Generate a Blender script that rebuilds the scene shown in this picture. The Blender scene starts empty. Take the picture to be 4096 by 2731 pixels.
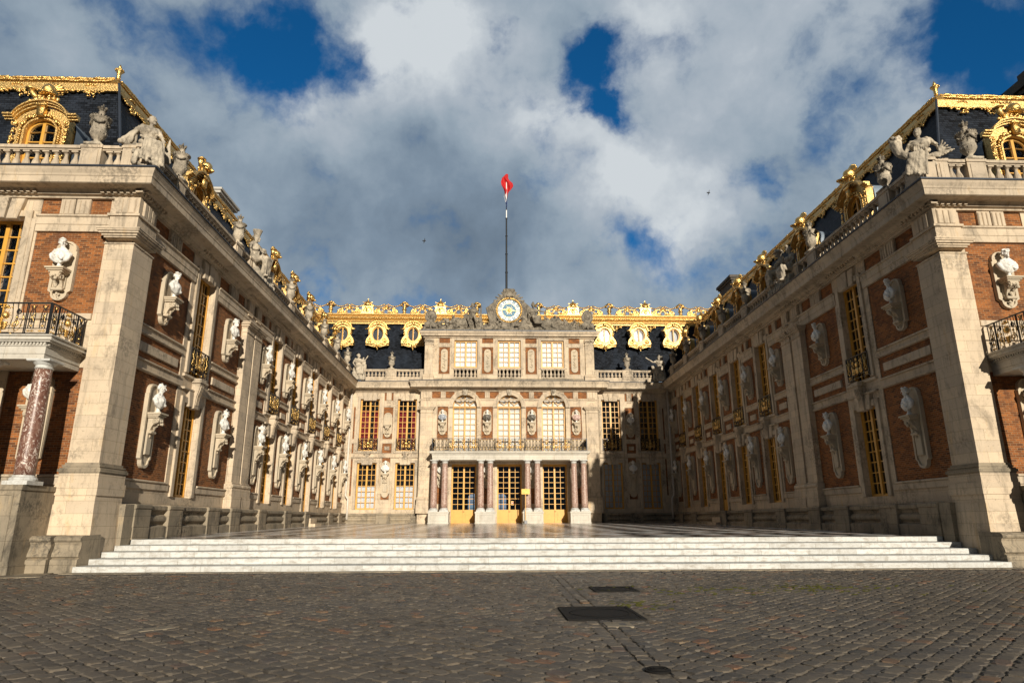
import bpy, bmesh, math, random
from mathutils import Vector, Matrix, noise
R = math.radians
PI = math.pi
random.seed(7)
scene = bpy.context.scene
COL = scene.collection

# ------------------------------------------------------------------ layout
A_, B_ = -10.82, 14.18          # wall planes of the two wings
YN, YB = 18.68, 50.1            # front facades, back wall
EYE = 0.473                     # camera height above the marble court edge
GZ = -0.787                     # cobbles
YS = 20.1                       # top step edge
OP = 0.5                        # pavilion stands this far before the back wall
OQ = 2.2                        # portico front
SUN = Vector((0.205, -1.0, 0.272)).normalized()

# ------------------------------------------------------------------ materials
def newmat(name):
    m = bpy.data.materials.new(name); m.use_nodes = True
    nt = m.node_tree; nt.nodes.clear()
    return m, nt
class NB:
    def __init__(s, nt): s.nt = nt
    def n(s, t, **k):
        nd = s.nt.nodes.new(t)
        for a, b in k.items(): setattr(nd, a, b)
        return nd
    def l(s, a, b): s.nt.links.new(a, b)
    def val(s, sock, v):
        if hasattr(v, 'is_linked') or isinstance(v, bpy.types.NodeSocket): s.l(v, sock)
        else: sock.default_value = v
    def math(s, op, a, b=None, c=None, clamp=False):
        nd = s.n('ShaderNodeMath', operation=op, use_clamp=clamp)
        s.val(nd.inputs[0], a)
        if b is not None: s.val(nd.inputs[1], b)
        if c is not None: s.val(nd.inputs[2], c)
        return nd.outputs[0]
    def mix(s, f, a, b, blend='MIX'):
        nd = s.n('ShaderNodeMix', data_type='RGBA', blend_type=blend)
        s.val(nd.inputs['Factor'], f)
        s.val(nd.inputs[6], a if not isinstance(a, tuple) else (*a, 1))
        s.val(nd.inputs[7], b if not isinstance(b, tuple) else (*b, 1))
        return nd.outputs[2]
    def noise(s, vec, scale, detail=4, rough=.55, dist=0):
        nd = s.n('ShaderNodeTexNoise'); s.l(vec, nd.inputs['Vector'])
        nd.inputs['Scale'].default_value = scale; nd.inputs['Detail'].default_value = detail
        nd.inputs['Roughness'].default_value = rough; nd.inputs['Distortion'].default_value = dist
        return nd.outputs['Fac']
    def ramp(s, f, stops):
        nd = s.n('ShaderNodeValToRGB'); s.l(f, nd.inputs[0])
        cr = nd.color_ramp
        while len(cr.elements) < len(stops): cr.elements.new(.5)
        for e, (p, c) in zip(cr.elements, stops):
            e.position = p; e.color = (*c, 1) if len(c) == 3 else c
        return nd.outputs[0]
    def rng(s, f, a, b, c=0., d=1., smooth=False):
        nd = s.n('ShaderNodeMapRange'); s.val(nd.inputs[0], f)
        if smooth: nd.interpolation_type = 'SMOOTHSTEP'
        for i, v in enumerate((a, b, c, d)): nd.inputs[i+1].default_value = v
        return nd.outputs[0]
    def pos(s): return s.n('ShaderNodeNewGeometry').outputs['Position']
    def vmul(s, v, k):
        nd = s.n('ShaderNodeVectorMath', operation='MULTIPLY'); s.l(v, nd.inputs[0]); nd.inputs[1].default_value = k
        return nd.outputs[0]
    def wallvec(s, p):
        x = s.n('ShaderNodeSeparateXYZ'); s.l(p, x.inputs[0])
        c = s.n('ShaderNodeCombineXYZ')
        s.l(s.math('ADD', x.outputs[0], x.outputs[1]), c.inputs[0]); s.l(x.outputs[2], c.inputs[1])
        return c.outputs[0]
    def bump(s, h, strength=.3, dist=.02, nrm=None):
        nd = s.n('ShaderNodeBump'); s.l(h, nd.inputs['Height'])
        nd.inputs['Strength'].default_value = strength; nd.inputs['Distance'].default_value = dist
        if nrm is not None: s.l(nrm, nd.inputs['Normal'])
        return nd.outputs[0]
    def out(s, col, rough=.8, metal=0., nrm=None, spec=.5, coat=0, extra=None):
        p = s.n('ShaderNodeBsdfPrincipled'); o = s.n('ShaderNodeOutputMaterial')
        s.val(p.inputs['Base Color'], (*col, 1) if isinstance(col, tuple) else col)
        s.val(p.inputs['Roughness'], rough); s.val(p.inputs['Metallic'], metal)
        p.inputs['Specular IOR Level'].default_value = spec
        p.inputs['Coat Weight'].default_value = coat
        if nrm is not None: s.l(nrm, p.inputs['Normal'])
        s.l(p.outputs[0], o.inputs[0]); return p
M = {}
def mat_stone(name, c1, c2, c3, joints=True, grime=.35, gcol=(.06,.052,.042), bw=.95, rh=.33, jdark=.55):
    m, nt = newmat(name); b = NB(nt); p = b.pos()
    n1 = b.noise(p, .9, 5, .6); n2 = b.noise(p, 7, 6, .7); n3 = b.noise(b.vmul(p, (2.2, 2.2, .5)), 1.6, 5, .65)
    col = b.mix(b.rng(n1, .35, .65), c1, c2)
    col = b.mix(b.rng(n3, .58, .75, 0, .7), col, c3)
    h = b.math('MULTIPLY', n2, .6)
    if joints:
        br = b.n('ShaderNodeTexBrick'); b.l(b.wallvec(p), br.inputs['Vector'])
        br.offset = .5
        for k, v in (('Scale', 1.), ('Mortar Size', .005), ('Mortar Smooth', .2), ('Bias', 0.), ('Brick Width', bw), ('Row Height', rh)): br.inputs[k].default_value = v
        br.inputs['Color1'].default_value = (.90, .89, .88, 1); br.inputs['Color2'].default_value = (1.08, 1.05, 1.0, 1)
        br.inputs['Mortar'].default_value = (jdark, jdark*.95, jdark*.85, 1)
        col = b.mix(1., col, br.outputs['Color'], 'MULTIPLY')
        h = b.math('SUBTRACT', h, br.outputs['Fac'])
    st = b.math('MULTIPLY', b.rng(b.noise(b.vmul(p, (1, 1, .45)), 2.3, 8, .72, .6), .52, .7), grime)
    run_ = b.math('MULTIPLY', b.rng(b.noise(b.vmul(p, (1, 1, .09)), 5.5, 5, .6), .55, .72), grime*.75)
    patch = b.math('MULTIPLY', b.rng(b.noise(p, .55, 4, .6), .55, .62), b.rng(b.noise(p, 11, 6, .7), .44, .56, 0, grime*.9))
    col = b.mix(st, col, gcol); col = b.mix(run_, col, tuple(x*1.6 for x in gcol)); col = b.mix(patch, col, tuple(x*1.8 for x in gcol))
    pit = b.rng(b.noise(p, 26, 3, .6), .63, .7, 0, .5)
    col = b.mix(pit, col, gcol)
    b.out(col, .85, nrm=b.bump(h, .35, .015), spec=.25); M[name] = m
mat_stone('limestone', (.62,.51,.38), (.53,.435,.325), (.56,.39,.20), grime=.5, jdark=.62)
mat_stone('trim_stone', (.59,.49,.37), (.46,.385,.295), (.48,.34,.185), bw=1.4, rh=5., grime=.62, jdark=.7)
mat_stone('weathered_stone', (.36,.30,.22), (.22,.19,.145), (.42,.31,.18), bw=1.6, rh=.6, grime=.75, gcol=(.035,.032,.027))
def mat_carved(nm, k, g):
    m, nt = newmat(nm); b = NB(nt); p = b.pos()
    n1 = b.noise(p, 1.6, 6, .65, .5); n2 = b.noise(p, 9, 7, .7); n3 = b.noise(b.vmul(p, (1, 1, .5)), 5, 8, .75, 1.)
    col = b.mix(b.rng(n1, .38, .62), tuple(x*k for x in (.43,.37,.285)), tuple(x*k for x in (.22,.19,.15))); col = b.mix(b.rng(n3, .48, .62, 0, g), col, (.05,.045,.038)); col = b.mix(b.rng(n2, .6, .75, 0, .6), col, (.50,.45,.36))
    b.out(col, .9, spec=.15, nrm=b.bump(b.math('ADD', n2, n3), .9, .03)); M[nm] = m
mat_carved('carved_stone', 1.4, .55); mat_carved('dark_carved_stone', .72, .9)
mat_stone('niche_stone', (.56,.46,.33), (.48,.41,.31), (.5,.33,.17), joints=False, grime=.2)
mat_stone('portico_marble', (.60,.57,.51), (.52,.49,.43), (.45,.38,.29), bw=2.2, rh=3., grime=.18)

def mat_brick():
    m, nt = newmat('brick'); b = NB(nt); p = b.pos(); v = b.wallvec(p)
    br = b.n('ShaderNodeTexBrick'); b.l(v, br.inputs['Vector']); br.offset = .5
    for k, x in (('Scale', 1.), ('Mortar Size', .0055), ('Mortar Smooth', .15), ('Bias', -.1), ('Brick Width', .19), ('Row Height', .066)): br.inputs[k].default_value = x
    br.inputs['Color1'].default_value = (.34,.115,.030,1); br.inputs['Color2'].default_value = (.050,.019,.011,1)
    br.inputs['Mortar'].default_value = (.33,.245,.145,1)
    n = b.noise(p, 1.1, 6, .7); col = b.mix(b.rng(n, .42, .7, 0, .45), br.outputs['Color'], (.37,.145,.04)); n5 = b.noise(b.vmul(p, (1, 1, .35)), 1.7, 7, .7); col = b.mix(b.rng(n5, .5, .68, 0, .6), col, (.07,.028,.018))
    n2 = b.noise(p, 22, 3, .6); col = b.mix(b.rng(n2, .4, .7, 0, .45), col, (.11,.042,.02))
    h = b.math('SUBTRACT', b.math('MULTIPLY', n2, .4), br.outputs['Fac'])
    b.out(col, .85, nrm=b.bump(h, .5, .012), spec=.2); M['brick'] = m
mat_brick()
def mat_marble(name, c1, c2, c3, scale=3., rough=.35):
    m, nt = newmat(name); b = NB(nt); p = b.pos()
    n1 = b.noise(p, scale, 6, .6, 2.2); n2 = b.noise(b.vmul(p, (1, 1, .6)), scale*2.4, 6, .65, 3.)
    col = b.mix(b.rng(n1, .4, .62), c1, c2); col = b.mix(b.rng(n2, .54, .60), col, c3)
    b.out(col, rough, spec=.4, nrm=b.bump(n2, .05, .01)); M[name] = m
mat_marble('red_marble', (.13,.055,.038), (.23,.125,.09), (.60,.50,.43), 3.4)
mat_marble('rose_marble', (.24,.125,.095), (.42,.29,.23), (.62,.52,.45), 6)
mat_marble('bust_marble', (.80,.78,.74), (.70,.68,.62), (.52,.48,.42), 6, .55)
mat_marble('grey_marble', (.20,.22,.26), (.33,.36,.40), (.55,.56,.57), 6, .35)
mat_marble('black_marble', (.03,.03,.032), (.08,.07,.06), (.4,.35,.25), 9, .3)
mat_marble('pink_marble', (.50,.33,.28), (.38,.24,.2), (.7,.6,.55), 7, .4)
def mat_steps():
    m, nt = newmat('white_step_marble'); b = NB(nt); p = b.pos()
    x = b.n('ShaderNodeSeparateXYZ'); b.l(p, x.inputs[0])
    c = b.n('ShaderNodeCombineXYZ'); b.l(x.outputs[0], c.inputs[0]); b.l(b.math('ADD', b.math('MULTIPLY', b.math('FLOOR', b.math('DIVIDE', b.math('ADD', x.outputs[2], .789), .1474)), 9.), 4.), c.inputs[1])
    br = b.n('ShaderNodeTexBrick'); b.l(c.outputs[0], br.inputs['Vector']); br.offset = .37
    for k, v in (('Scale', 1.), ('Mortar Size', .006), ('Mortar Smooth', .2), ('Bias', 0.), ('Brick Width', 1.35), ('Row Height', 9.)): br.inputs[k].default_value = v
    br.inputs['Color1'].default_value = (.60,.60,.575,1); br.inputs['Color2'].default_value = (.49,.49,.47,1); br.inputs['Mortar'].default_value = (.3,.29,.26,1)
    st = b.noise(b.vmul(p, (3, 3, 9)), 1.2, 8, .75); col = b.mix(b.rng(st, .47, .68, 0, .8), br.outputs['Color'], (.27,.235,.19)); col = b.mix(b.rng(b.noise(b.vmul(p, (6, 1, 1.5)), 1.5, 7, .7), .52, .7, 0, .6), col, (.30,.27,.225))
    sp = b.noise(p, 30, 2, .5); col = b.mix(b.rng(sp, .68, .74, 0, .5), col, (.2,.17,.13))
    b.out(col, .6, spec=.35, nrm=b.bump(st, .1, .01)); M['white_step_marble'] = m
mat_steps()
def mat_court():
    m, nt = newmat('court_marble'); b = NB(nt); p = b.pos()
    mp = b.n('ShaderNodeMapping'); mp.inputs['Rotation'].default_value = (0, 0, R(45)); b.l(p, mp.inputs[0])
    ck = b.n('ShaderNodeTexChecker'); b.l(mp.outputs[0], ck.inputs[0]); ck.inputs['Scale'].default_value = .85
    ck.inputs[1].default_value = (.78,.76,.72,1); ck.inputs[2].default_value = (.02,.018,.02,1)
    ck2 = b.n('ShaderNodeTexChecker'); b.l(p, ck2.inputs[0]); ck2.inputs['Scale'].default_value = .62
    ck2.inputs[1].default_value = (1,1,1,1); ck2.inputs[2].default_value = (.86,.76,.72,1)
    n = b.noise(b.vmul(p, (1, 1, 1)), 5, 6, .7)
    col = b.mix(1., ck.outputs[0], ck2.outputs[0], 'MULTIPLY')
    col = b.mix(b.rng(n, .45, .75, 0, .25), col, (.30,.27,.24))
    b.out(col, b.rng(n, .3, .7, .10, .30), spec=.6, nrm=b.bump(b.noise(p, 2.5, 3, .5), .06, .03)); M['court_marble'] = m
mat_court()
def mat_slate():
    m, nt = newmat('slate'); b = NB(nt); p = b.pos(); v = b.wallvec(p)
    br = b.n('ShaderNodeTexBrick'); b.l(v, br.inputs['Vector']); br.offset = .5
    for k, x in (('Scale', 1.), ('Mortar Size', .01), ('Mortar Smooth', .1), ('Bias', 0.), ('Brick Width', .2), ('Row Height', .105)): br.inputs[k].default_value = x
    br.inputs['Color1'].default_value = (.003,.004,.006,1); br.inputs['Color2'].default_value = (.022,.027,.037,1); br.inputs['Mortar'].default_value = (.003,.003,.004,1)
    n = b.noise(b.vmul(p, (1, 1, .4)), 1.1, 5, .6); col = b.mix(b.rng(n, .45, .7, 0, .5), br.outputs['Color'], (.028,.037,.055))
    b.out(col, .55, spec=.12, nrm=b.bump(b.math('SUBTRACT', 1., br.outputs['Fac']), .6, .02)); M['slate'] = m
mat_slate()
def mat_gold(name, col, rough, mottle=.35):
    m, nt = newmat(name); b = NB(nt); p = b.pos()
    n = b.noise(p, 9, 5, .7); c = b.mix(b.rng(n, .52, .72, 0, mottle), col, (.22,.10,.02))  # brown noise patches mixed into the gold
    b.out(c, b.rng(n, .3, .7, rough, rough+.18), metal=.92, nrm=b.bump(b.noise(p, 22, 5, .65), .7, .03)); M[name] = m
mat_gold('gilding', (.80,.53,.19), .24, .7)
mat_gold('gilding_plain', (.62,.42,.165), .34, .6)
def simple(name, col, rough=.5, metal=0., spec=.5, var=.25, scale=6., coat=0):
    m, nt = newmat(name); b = NB(nt); p = b.pos()
    n = b.noise(p, scale, 5, .6)
    c = b.mix(b.rng(n, .4, .75, 0, var), col, tuple(x*.45 for x in col))
    b.out(c, rough, metal, spec=spec, nrm=b.bump(n, .08, .01), coat=coat); M[name] = m
simple('yellow_paint', (.64,.33,.05), .45, var=.3, scale=3)
simple('pale_yellow_paint', (.72,.46,.16), .5, var=.2)
simple('black_iron', (.012,.013,.016), .4, metal=.3)
simple('lead', (.21,.26,.32), .5, metal=.1, var=.5, scale=3)
simple('dark_lead', (.045,.055,.075), .45, metal=.3, var=.5)
simple('pipe_paint', (.62,.56,.48), .5)
simple('white_curtain', (.60,.61,.62), .8, var=.10, scale=2)
simple('bright_blind', (.82,.82,.80), .8, var=.08, scale=2)
simple('dark_room_sheet', (.07,.075,.085), .8, var=.6, scale=3)  # dark sheet: shade inside the left round windows put into its colour
simple('reflection_grey_curtain', (.36,.37,.36), .8, var=.5, scale=3)  # curtain cloth with the panes' grey reflections put into its colour
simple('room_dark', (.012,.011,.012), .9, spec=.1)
simple('red_curtain', (.22,.008,.012), .9, var=.7, scale=5)
simple('clock_blue', (.035,.16,.27), .5)
simple('clock_white', (.85,.83,.76), .5, var=.08)
simple('sign_yellow', (.85,.55,.10), .5, var=.05)
simple('sign_ink', (.35,.16,.03), .6, var=.05)
simple('sign_red', (.65,.02,.02), .5, var=.05)
simple('white_paint', (.8,.8,.78), .5, var=.05)
simple('grey_steel', (.12,.12,.125), .5, metal=.4)
simple('flag_red', (.50,.008,.010), .8, var=.3)
simple('flag_white', (.75,.75,.78), .75, var=.1)
simple('flag_blue', (.01,.05,.22), .75, var=.15)
simple('chimney_plaster', (.50,.47,.42), .8, var=.3)
simple('dark_chimney_stone', (.10,.085,.07), .85, var=.5)
simple('bird_feathers', (.03,.03,.035), .8)
simple('chandelier_brass', (.5,.35,.15), .4, metal=.8)
def mat_glass(name='window_glass', tint=(.96,.97,.98)):
    m, nt = newmat(name); b = NB(nt); p = b.pos()
    g = b.n('ShaderNodeBsdfGlossy'); g.inputs['Roughness'].default_value = .03; g.inputs['Color'].default_value = (.9,.92,.95,1)
    bm = b.bump(b.noise(p, 2.2, 2, .5), .12, .02); b.l(bm, g.inputs['Normal'])
    t = b.n('ShaderNodeBsdfTransparent'); t.inputs[0].default_value = (*tint, 1)
    f = b.n('ShaderNodeFresnel'); f.inputs[0].default_value = 1.55; b.l(bm, f.inputs[1])
    x = b.n('ShaderNodeMixShader'); b.l(b.math('MULTIPLY', f.outputs[0], 1.0, clamp=True), x.inputs[0]); b.l(t.outputs[0], x.inputs[1]); b.l(g.outputs[0], x.inputs[2])
    o = b.n('ShaderNodeOutputMaterial'); b.l(x.outputs[0], o.inputs[0]); M[name] = m
mat_glass()
def mat_lace():
    m, nt = newmat('patterned_blind'); b = NB(nt); p = b.pos(); v = b.wallvec(p)
    w = b.n('ShaderNodeTexVoronoi', feature='DISTANCE_TO_EDGE'); b.l(v, w.inputs[0]); w.inputs['Scale'].default_value = 4.5
    w2 = b.n('ShaderNodeTexVoronoi', feature='F1'); b.l(v, w2.inputs[0]); w2.inputs['Scale'].default_value = 2.3
    ring = b.math('ABSOLUTE', b.math('SINE', b.math('MULTIPLY', w2.outputs['Distance'], 26.)))
    f = b.math('MAXIMUM', b.rng(w.outputs['Distance'], .0, .06, .6, 0), b.rng(ring, 0, .35, .7, 0))
    b.out(b.mix(b.math('MULTIPLY', f, .38), (.82,.79,.72), (.34,.27,.19)), .8); M['patterned_blind'] = m
mat_lace()
def mat_cobble():
    m, nt = newmat('cobble_stone'); b = NB(nt); p = b.pos()
    rnd = b.n('ShaderNodeNewGeometry').outputs['Random Per Island']
    base = b.ramp(rnd, [(0, (.034,.031,.028)), (.22, (.066,.057,.048)), (.42, (.108,.086,.063)), (.62, (.078,.067,.054)), (.84, (.14,.112,.080)), (.93, (.05,.050,.051)), (.97, (.17,.075,.035)), (1, (.16,.105,.055))])
    n = b.noise(p, 14, 6, .7); n2 = b.noise(p, .35, 4, .6); n3 = b.noise(b.vmul(p, (1, 3, 1)), 6, 5, .7)
    col = b.mix(b.rng(n, .35, .75, 0, .55), base, (.18,.150,.115)); col = b.mix(b.rng(n3, .5, .8, 0, .6), col, (.03,.028,.027))
    col = b.mix(b.rng(n2, .4, .7, 0, .25), col, (.17,.15,.13))
    b.out(col, .62, spec=.3, nrm=b.bump(b.math('ADD', n, n3), .6, .012)); M['cobble_stone'] = m
    m, nt = newmat('joint_sand'); b = NB(nt); p = b.pos()
    n = b.noise(p, 9, 6, .7); n2 = b.noise(p, .45, 4, .6); n3 = b.noise(p, 60, 2, .5)
    col = b.mix(b.rng(n, .4, .65), (.06,.05,.04), (.27,.225,.17)); col = b.mix(b.rng(n3, .6, .7), col, (.22,.19,.15))
    col = b.mix(b.rng(n2, .55, .7, 0, .4), col, (.03,.03,.018))
    b.out(col, .95, spec=.1, nrm=b.bump(n, .5, .02)); M['joint_sand'] = m
    m, nt = newmat('moss'); b = NB(nt); p = b.pos(); n = b.noise(p, 20, 4, .7)
    b.out(b.mix(n, (.035,.038,.010), (.085,.08,.02)), .95, spec=.1); M['moss'] = m
mat_cobble()
def mat_cover():
    m, nt = newmat('cast_iron_cover'); b = NB(nt); p = b.pos()
    mp = b.n('ShaderNodeMapping'); mp.inputs['Rotation'].default_value = (0, 0, R(45)); b.l(p, mp.inputs[0])
    ck = b.n('ShaderNodeTexChecker'); b.l(mp.outputs[0], ck.inputs[0]); ck.inputs['Scale'].default_value = 28
    b.out(b.mix(b.noise(p, 8, 4, .6), (.007,.0065,.0065), (.018,.016,.014)), .75, 0., spec=.15, nrm=b.bump(ck.outputs['Fac'], .5, .006)); M['cast_iron_cover'] = m
mat_cover()

# ------------------------------------------------------------------ frames
class Frame:
    """local (u along the wall, w outward, z up) -> world"""
    def __init__(s, f, rz, sgn=1): s.f = f; s.rz = rz; s.sgn = sgn
    def __call__(s, u, w, z): return Vector(s.f(u, w, z))
FL = Frame(lambda u, w, z: (A_+w, u, z), R(90))
FR = Frame(lambda u, w, z: (B_-w, u, z), R(-90), -1)
FB = Frame(lambda u, w, z: (u, YB-w, z), 0)
FP = Frame(lambda u, w, z: (u, YB-OP-w, z), 0)
FF = Frame(lambda u, w, z: (u, YN-w, z), 0)
ID = Frame(lambda u, w, z: (u, -w, z), 0)          # local meshes: face -Y

# ------------------------------------------------------------------ mesh builder
class MB:
    def __init__(s): s.v = []; s.f = []; s.mi = []; s.mats = []
    def m(s, name):
        if name not in s.mats: s.mats.append(name)
        s.cur = s.mats.index(name); return s
    cur = 0
    def face(s, idx): s.f.append(tuple(idx)); s.mi.append(s.cur)
    def add(s, pts):
        n = len(s.v); s.v.extend(tuple(p) for p in pts); return n
    def box(s, u0, u1, w0, w1, z0, z1, taper=0.):
        t = taper
        n = s.add([(u0,w0,z0),(u1,w0,z0),(u1,w1,z0),(u0,w1,z0),(u0+t,w0,z1),(u1-t,w0,z1),(u1-t,w1-t,z1),(u0+t,w1-t,z1)])
        for q in ((0,3,2,1),(4,5,6,7),(0,1,5,4),(1,2,6,5),(2,3,7,6),(3,0,4,7)): s.face([n+i for i in q])
    def bbox(s, u0, u1, w0, w1, z0, z1, c=.01):
        """box with its outward edges chamfered"""
        n = s.add([(u0,w0,z0),(u1,w0,z0),(u1,w0,z1),(u0,w0,z1),(u0,w1-c,z0),(u1,w1-c,z0),(u1,w1-c,z1),(u0,w1-c,z1),
                   (u0+c,w1,z0+c),(u1-c,w1,z0+c),(u1-c,w1,z1-c),(u0+c,w1,z1-c)])
        for q in ((0,1,2,3),(0,4,5,1),(1,5,6,2),(2,6,7,3),(3,7,4,0),(4,8,9,5),(5,9,10,6),(6,10,11,7),(7,11,8,4),(8,11,10,9)): s.face([n+i for i in q])
    def prism(s, pts, w0, w1, chamfer=0.):
        """outline (u,z) extruded over w"""
        k = len(pts); n = s.add([(u, w0, z) for u, z in pts]); a = n
        if chamfer:
            cu = sum(p[0] for p in pts)/k; cz = sum(p[1] for p in pts)/k
            m_ = s.add([(u, w1-chamfer, z) for u, z in pts])
            e = s.add([(u-(chamfer if u > cu else -chamfer), w1, z-(chamfer if z > cz else -chamfer)) for u, z in pts])
            for i in range(k):
                j = (i+1) % k; s.face((a+i, a+j, m_+j, m_+i)); s.face((m_+i, m_+j, e+j, e+i))
        else:
            e = s.add([(u, w1, z) for u, z in pts])
            for i in range(k):
                j = (i+1) % k; s.face((a+i, a+j, e+j, e+i))
        s.face([e+i for i in range(k)]); s.face([a+i for i in range(k)][::-1])
    def uprism(s, prof, u0, u1):
        """profile (w,z) extruded over u"""
        k = len(prof); a = s.add([(u0, w, z) for w, z in prof]); e = s.add([(u1, w, z) for w, z in prof])
        for i in range(k):
            j = (i+1) % k; s.face((a+i, a+j, e+j, e+i))
        s.face([e+i for i in range(k)]); s.face([a+i for i in range(k)][::-1])
    def ring(s, o, i_, w0, w1):
        """frame between two outlines of equal length"""
        k = len(o)
        a = s.add([(u, w0, z) for u, z in o]); b = s.add([(u, w1, z) for u, z in o])
        c = s.add([(u, w1, z) for u, z in i_]); d = s.add([(u, w0, z) for u, z in i_])
        for i in range(k):
            j = (i+1) % k
            s.face((a+i,a+j,b+j,b+i)); s.face((b+i,b+j,c+j,c+i)); s.face((c+i,c+j,d+j,d+i))
    def lathe(s, prof, c=(0,0,0), seg=12, sx=1., sy=1., flute=0.):
        rows = []
        for r, z in prof:
            n = s.add([(c[0]+r*sx*(1+flute*math.cos(i*PI))*math.cos(2*PI*i/seg), c[1]+r*sy*(1+flute*math.cos(i*PI))*math.sin(2*PI*i/seg), c[2]+z) for i in range(seg)])
            rows.append(n)
        for a, b in zip(rows, rows[1:]):
            for i in range(seg):
                j = (i+1) % seg; s.face((a+i, a+j, b+j, b+i))
        s.face([rows[0]+i for i in range(seg)][::-1]); s.face([rows[-1]+i for i in range(seg)])
    def sqlathe(s, prof, c=(0,0,0)):
        """square sections (half size, z)"""
        rows = [s.add([(c[0]+sx*r, c[1]+sy*r, c[2]+z) for sx, sy in ((-1,-1),(1,-1),(1,1),(-1,1))]) for r, z in prof]
        for a, b in zip(rows, rows[1:]):
            for i in range(4):
                j = (i+1) % 4; s.face((a+i, a+j, b+j, b+i))
        s.face([rows[0]+i for i in range(4)][::-1]); s.face([rows[-1]+i for i in range(4)])
    def cap(s, p0, p1, r0, r1=None, seg=8, sq=None):
        r1 = r0 if r1 is None else r1
        p0 = Vector(p0); p1 = Vector(p1); d = p1-p0; L = d.length
        if L < 1e-5: d = Vector((0,0,1)); L = 1e-5
        d.normalize(); x = d.orthogonal().normalized(); y = d.cross(x)
        if sq: pass
        rows = []
        for t, k in ((-1,.0),(-.8,.6),(-.4,.92),(0,1)):
            rows.append((p0+d*t*r0, max(r0*k, r0*.04)))
        for t, k in ((0,1),(.4,.92),(.8,.6),(1,.0)):
            rows.append((p1+d*t*r1, max(r1*k, r1*.04)))
        ids = [s.add([c+x*(r*math.cos(2*PI*i/seg))+y*(r*math.sin(2*PI*i/seg)) for i in range(seg)]) for c, r in rows]
        for a, b in zip(ids, ids[1:]):
            for i in range(seg):
                j = (i+1) % seg; s.face((a+i, a+j, b+j, b+i))
        s.face([ids[0]+i for i in range(seg)][::-1]); s.face([ids[-1]+i for i in range(seg)])
    def ell(s, c, r, seg=8, rings=6):
        if not hasattr(r, '__len__'): r = (r, r, r)
        rows = []
        for k in range(1, rings):
            a = PI*k/rings-PI/2; rows.append(s.add([(c[0]+r[0]*math.cos(a)*math.cos(2*PI*i/seg), c[1]+r[1]*math.cos(a)*math.sin(2*PI*i/seg), c[2]+r[2]*math.sin(a)) for i in range(seg)]))
        b = s.add([(c[0], c[1], c[2]-r[2])]); t = s.add([(c[0], c[1], c[2]+r[2])])
        for p, q in zip(rows, rows[1:]):
            for i in range(seg):
                j = (i+1) % seg; s.face((p+i, p+j, q+j, q+i))
        for i in range(seg):
            j = (i+1) % seg; s.face((b, rows[0]+j, rows[0]+i)); s.face((t, rows[-1]+i, rows[-1]+j))
    def tube(s, pts, r, seg=6, closed=False, r1=None):
        pts = [Vector(p) for p in pts]; k = len(pts); ids = []
        for i, p in enumerate(pts):
            if closed: d = pts[(i+1) % k]-pts[i-1]
            else: d = pts[min(i+1, k-1)]-pts[max(i-1, 0)]
            d.normalize(); x = d.cross(Vector((0, 1, 0)))
            if x.length < .1: x = d.cross(Vector((1, 0, 0)))
            x.normalize(); y = d.cross(x)
            rr = r if r1 is None else r+(r1-r)*i/(k-1)
            ids.append(s.add([p+x*(rr*math.cos(2*PI*j/seg))+y*(rr*math.sin(2*PI*j/seg)) for j in range(seg)]))
        prs = list(zip(ids, ids[1:]))+([(ids[-1], ids[0])] if closed else [])
        for a, b in prs:
            for i in range(seg):
                j = (i+1) % seg; s.face((a+i, a+j, b+j, b+i))
        if not closed:
            s.face([ids[0]+i for i in range(seg)][::-1]); s.face([ids[-1]+i for i in range(seg)])
    def build(s, name, mat=None, parent=None, frame=ID, origin=(0,0,0), smooth=False, local=False, rz=None):
        """bake vertices through the frame; object origin at frame(origin) unless local mesh data is wanted"""
        me = bpy.data.meshes.new(name)
        o3 = frame(*origin) if not local else Vector((0,0,0))
        if local: vs = [(u, -w, z) for u, w, z in s.v]
        else: vs = [frame(*p)-o3 for p in s.v]
        me.from_pydata([tuple(v) for v in vs], [], s.f)
        for m in ([mat] if mat else s.mats): me.materials.append(M[m])
        if not mat and len(s.mats) > 1: me.polygons.foreach_set('material_index', s.mi)
        bm = bmesh.new(); bm.from_mesh(me); bmesh.ops.recalc_face_normals(bm, faces=bm.faces); bm.to_mesh(me); bm.free()
        if smooth: me.polygons.foreach_set('use_smooth', [True]*len(me.polygons))
        me.update()
        if local: return me
        return place(name, me, parent, o3, 0)
def place(name, me, parent, loc, rz=0., scale=1.):
    o = bpy.data.objects.new(name, me); COL.objects.link(o)
    put(o, parent, Vector(loc), rz, scale); return o
WL = {}
def put(o, parent, loc, rz, scale=1.):
    """world placement; the parent chain only carries location and z rotation"""
    WL[o.name] = (Vector(loc), rz, scale)
    if parent is None: o.location = loc; o.rotation_euler = (0, 0, rz); o.scale = (scale,)*3; return
    o.parent = parent; pl, pr, ps = WL[parent.name]
    o.location = Matrix.Rotation(-pr, 3, 'Z') @ (Vector(loc)-pl) / ps
    o.rotation_euler = (0, 0, rz-pr); o.scale = (scale/ps,)*3
def empty(name, loc):
    o = bpy.data.objects.new(name, None); o.empty_display_size = .3; COL.objects.link(o); put(o, None, Vector(loc), 0); return o
def tag(o, label=None, cat=None, group=None, kind=None):
    if label: o['label'] = label
    if cat: o['category'] = cat
    if group: o['group'] = group
    if kind: o['kind'] = kind
    return o
def evalmesh(me, mods):
    """bake modifiers into a plain mesh"""
    o = bpy.data.objects.new('tmp', me); COL.objects.link(o)
    for t, kw in mods:
        md = o.modifiers.new('m', t)
        for k, v in kw.items(): setattr(md, k, v)
    dg = bpy.context.evaluated_depsgraph_get()
    r = bpy.data.meshes.new_from_object(o.evaluated_get(dg)); bpy.data.objects.remove(o)
    return r
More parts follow.
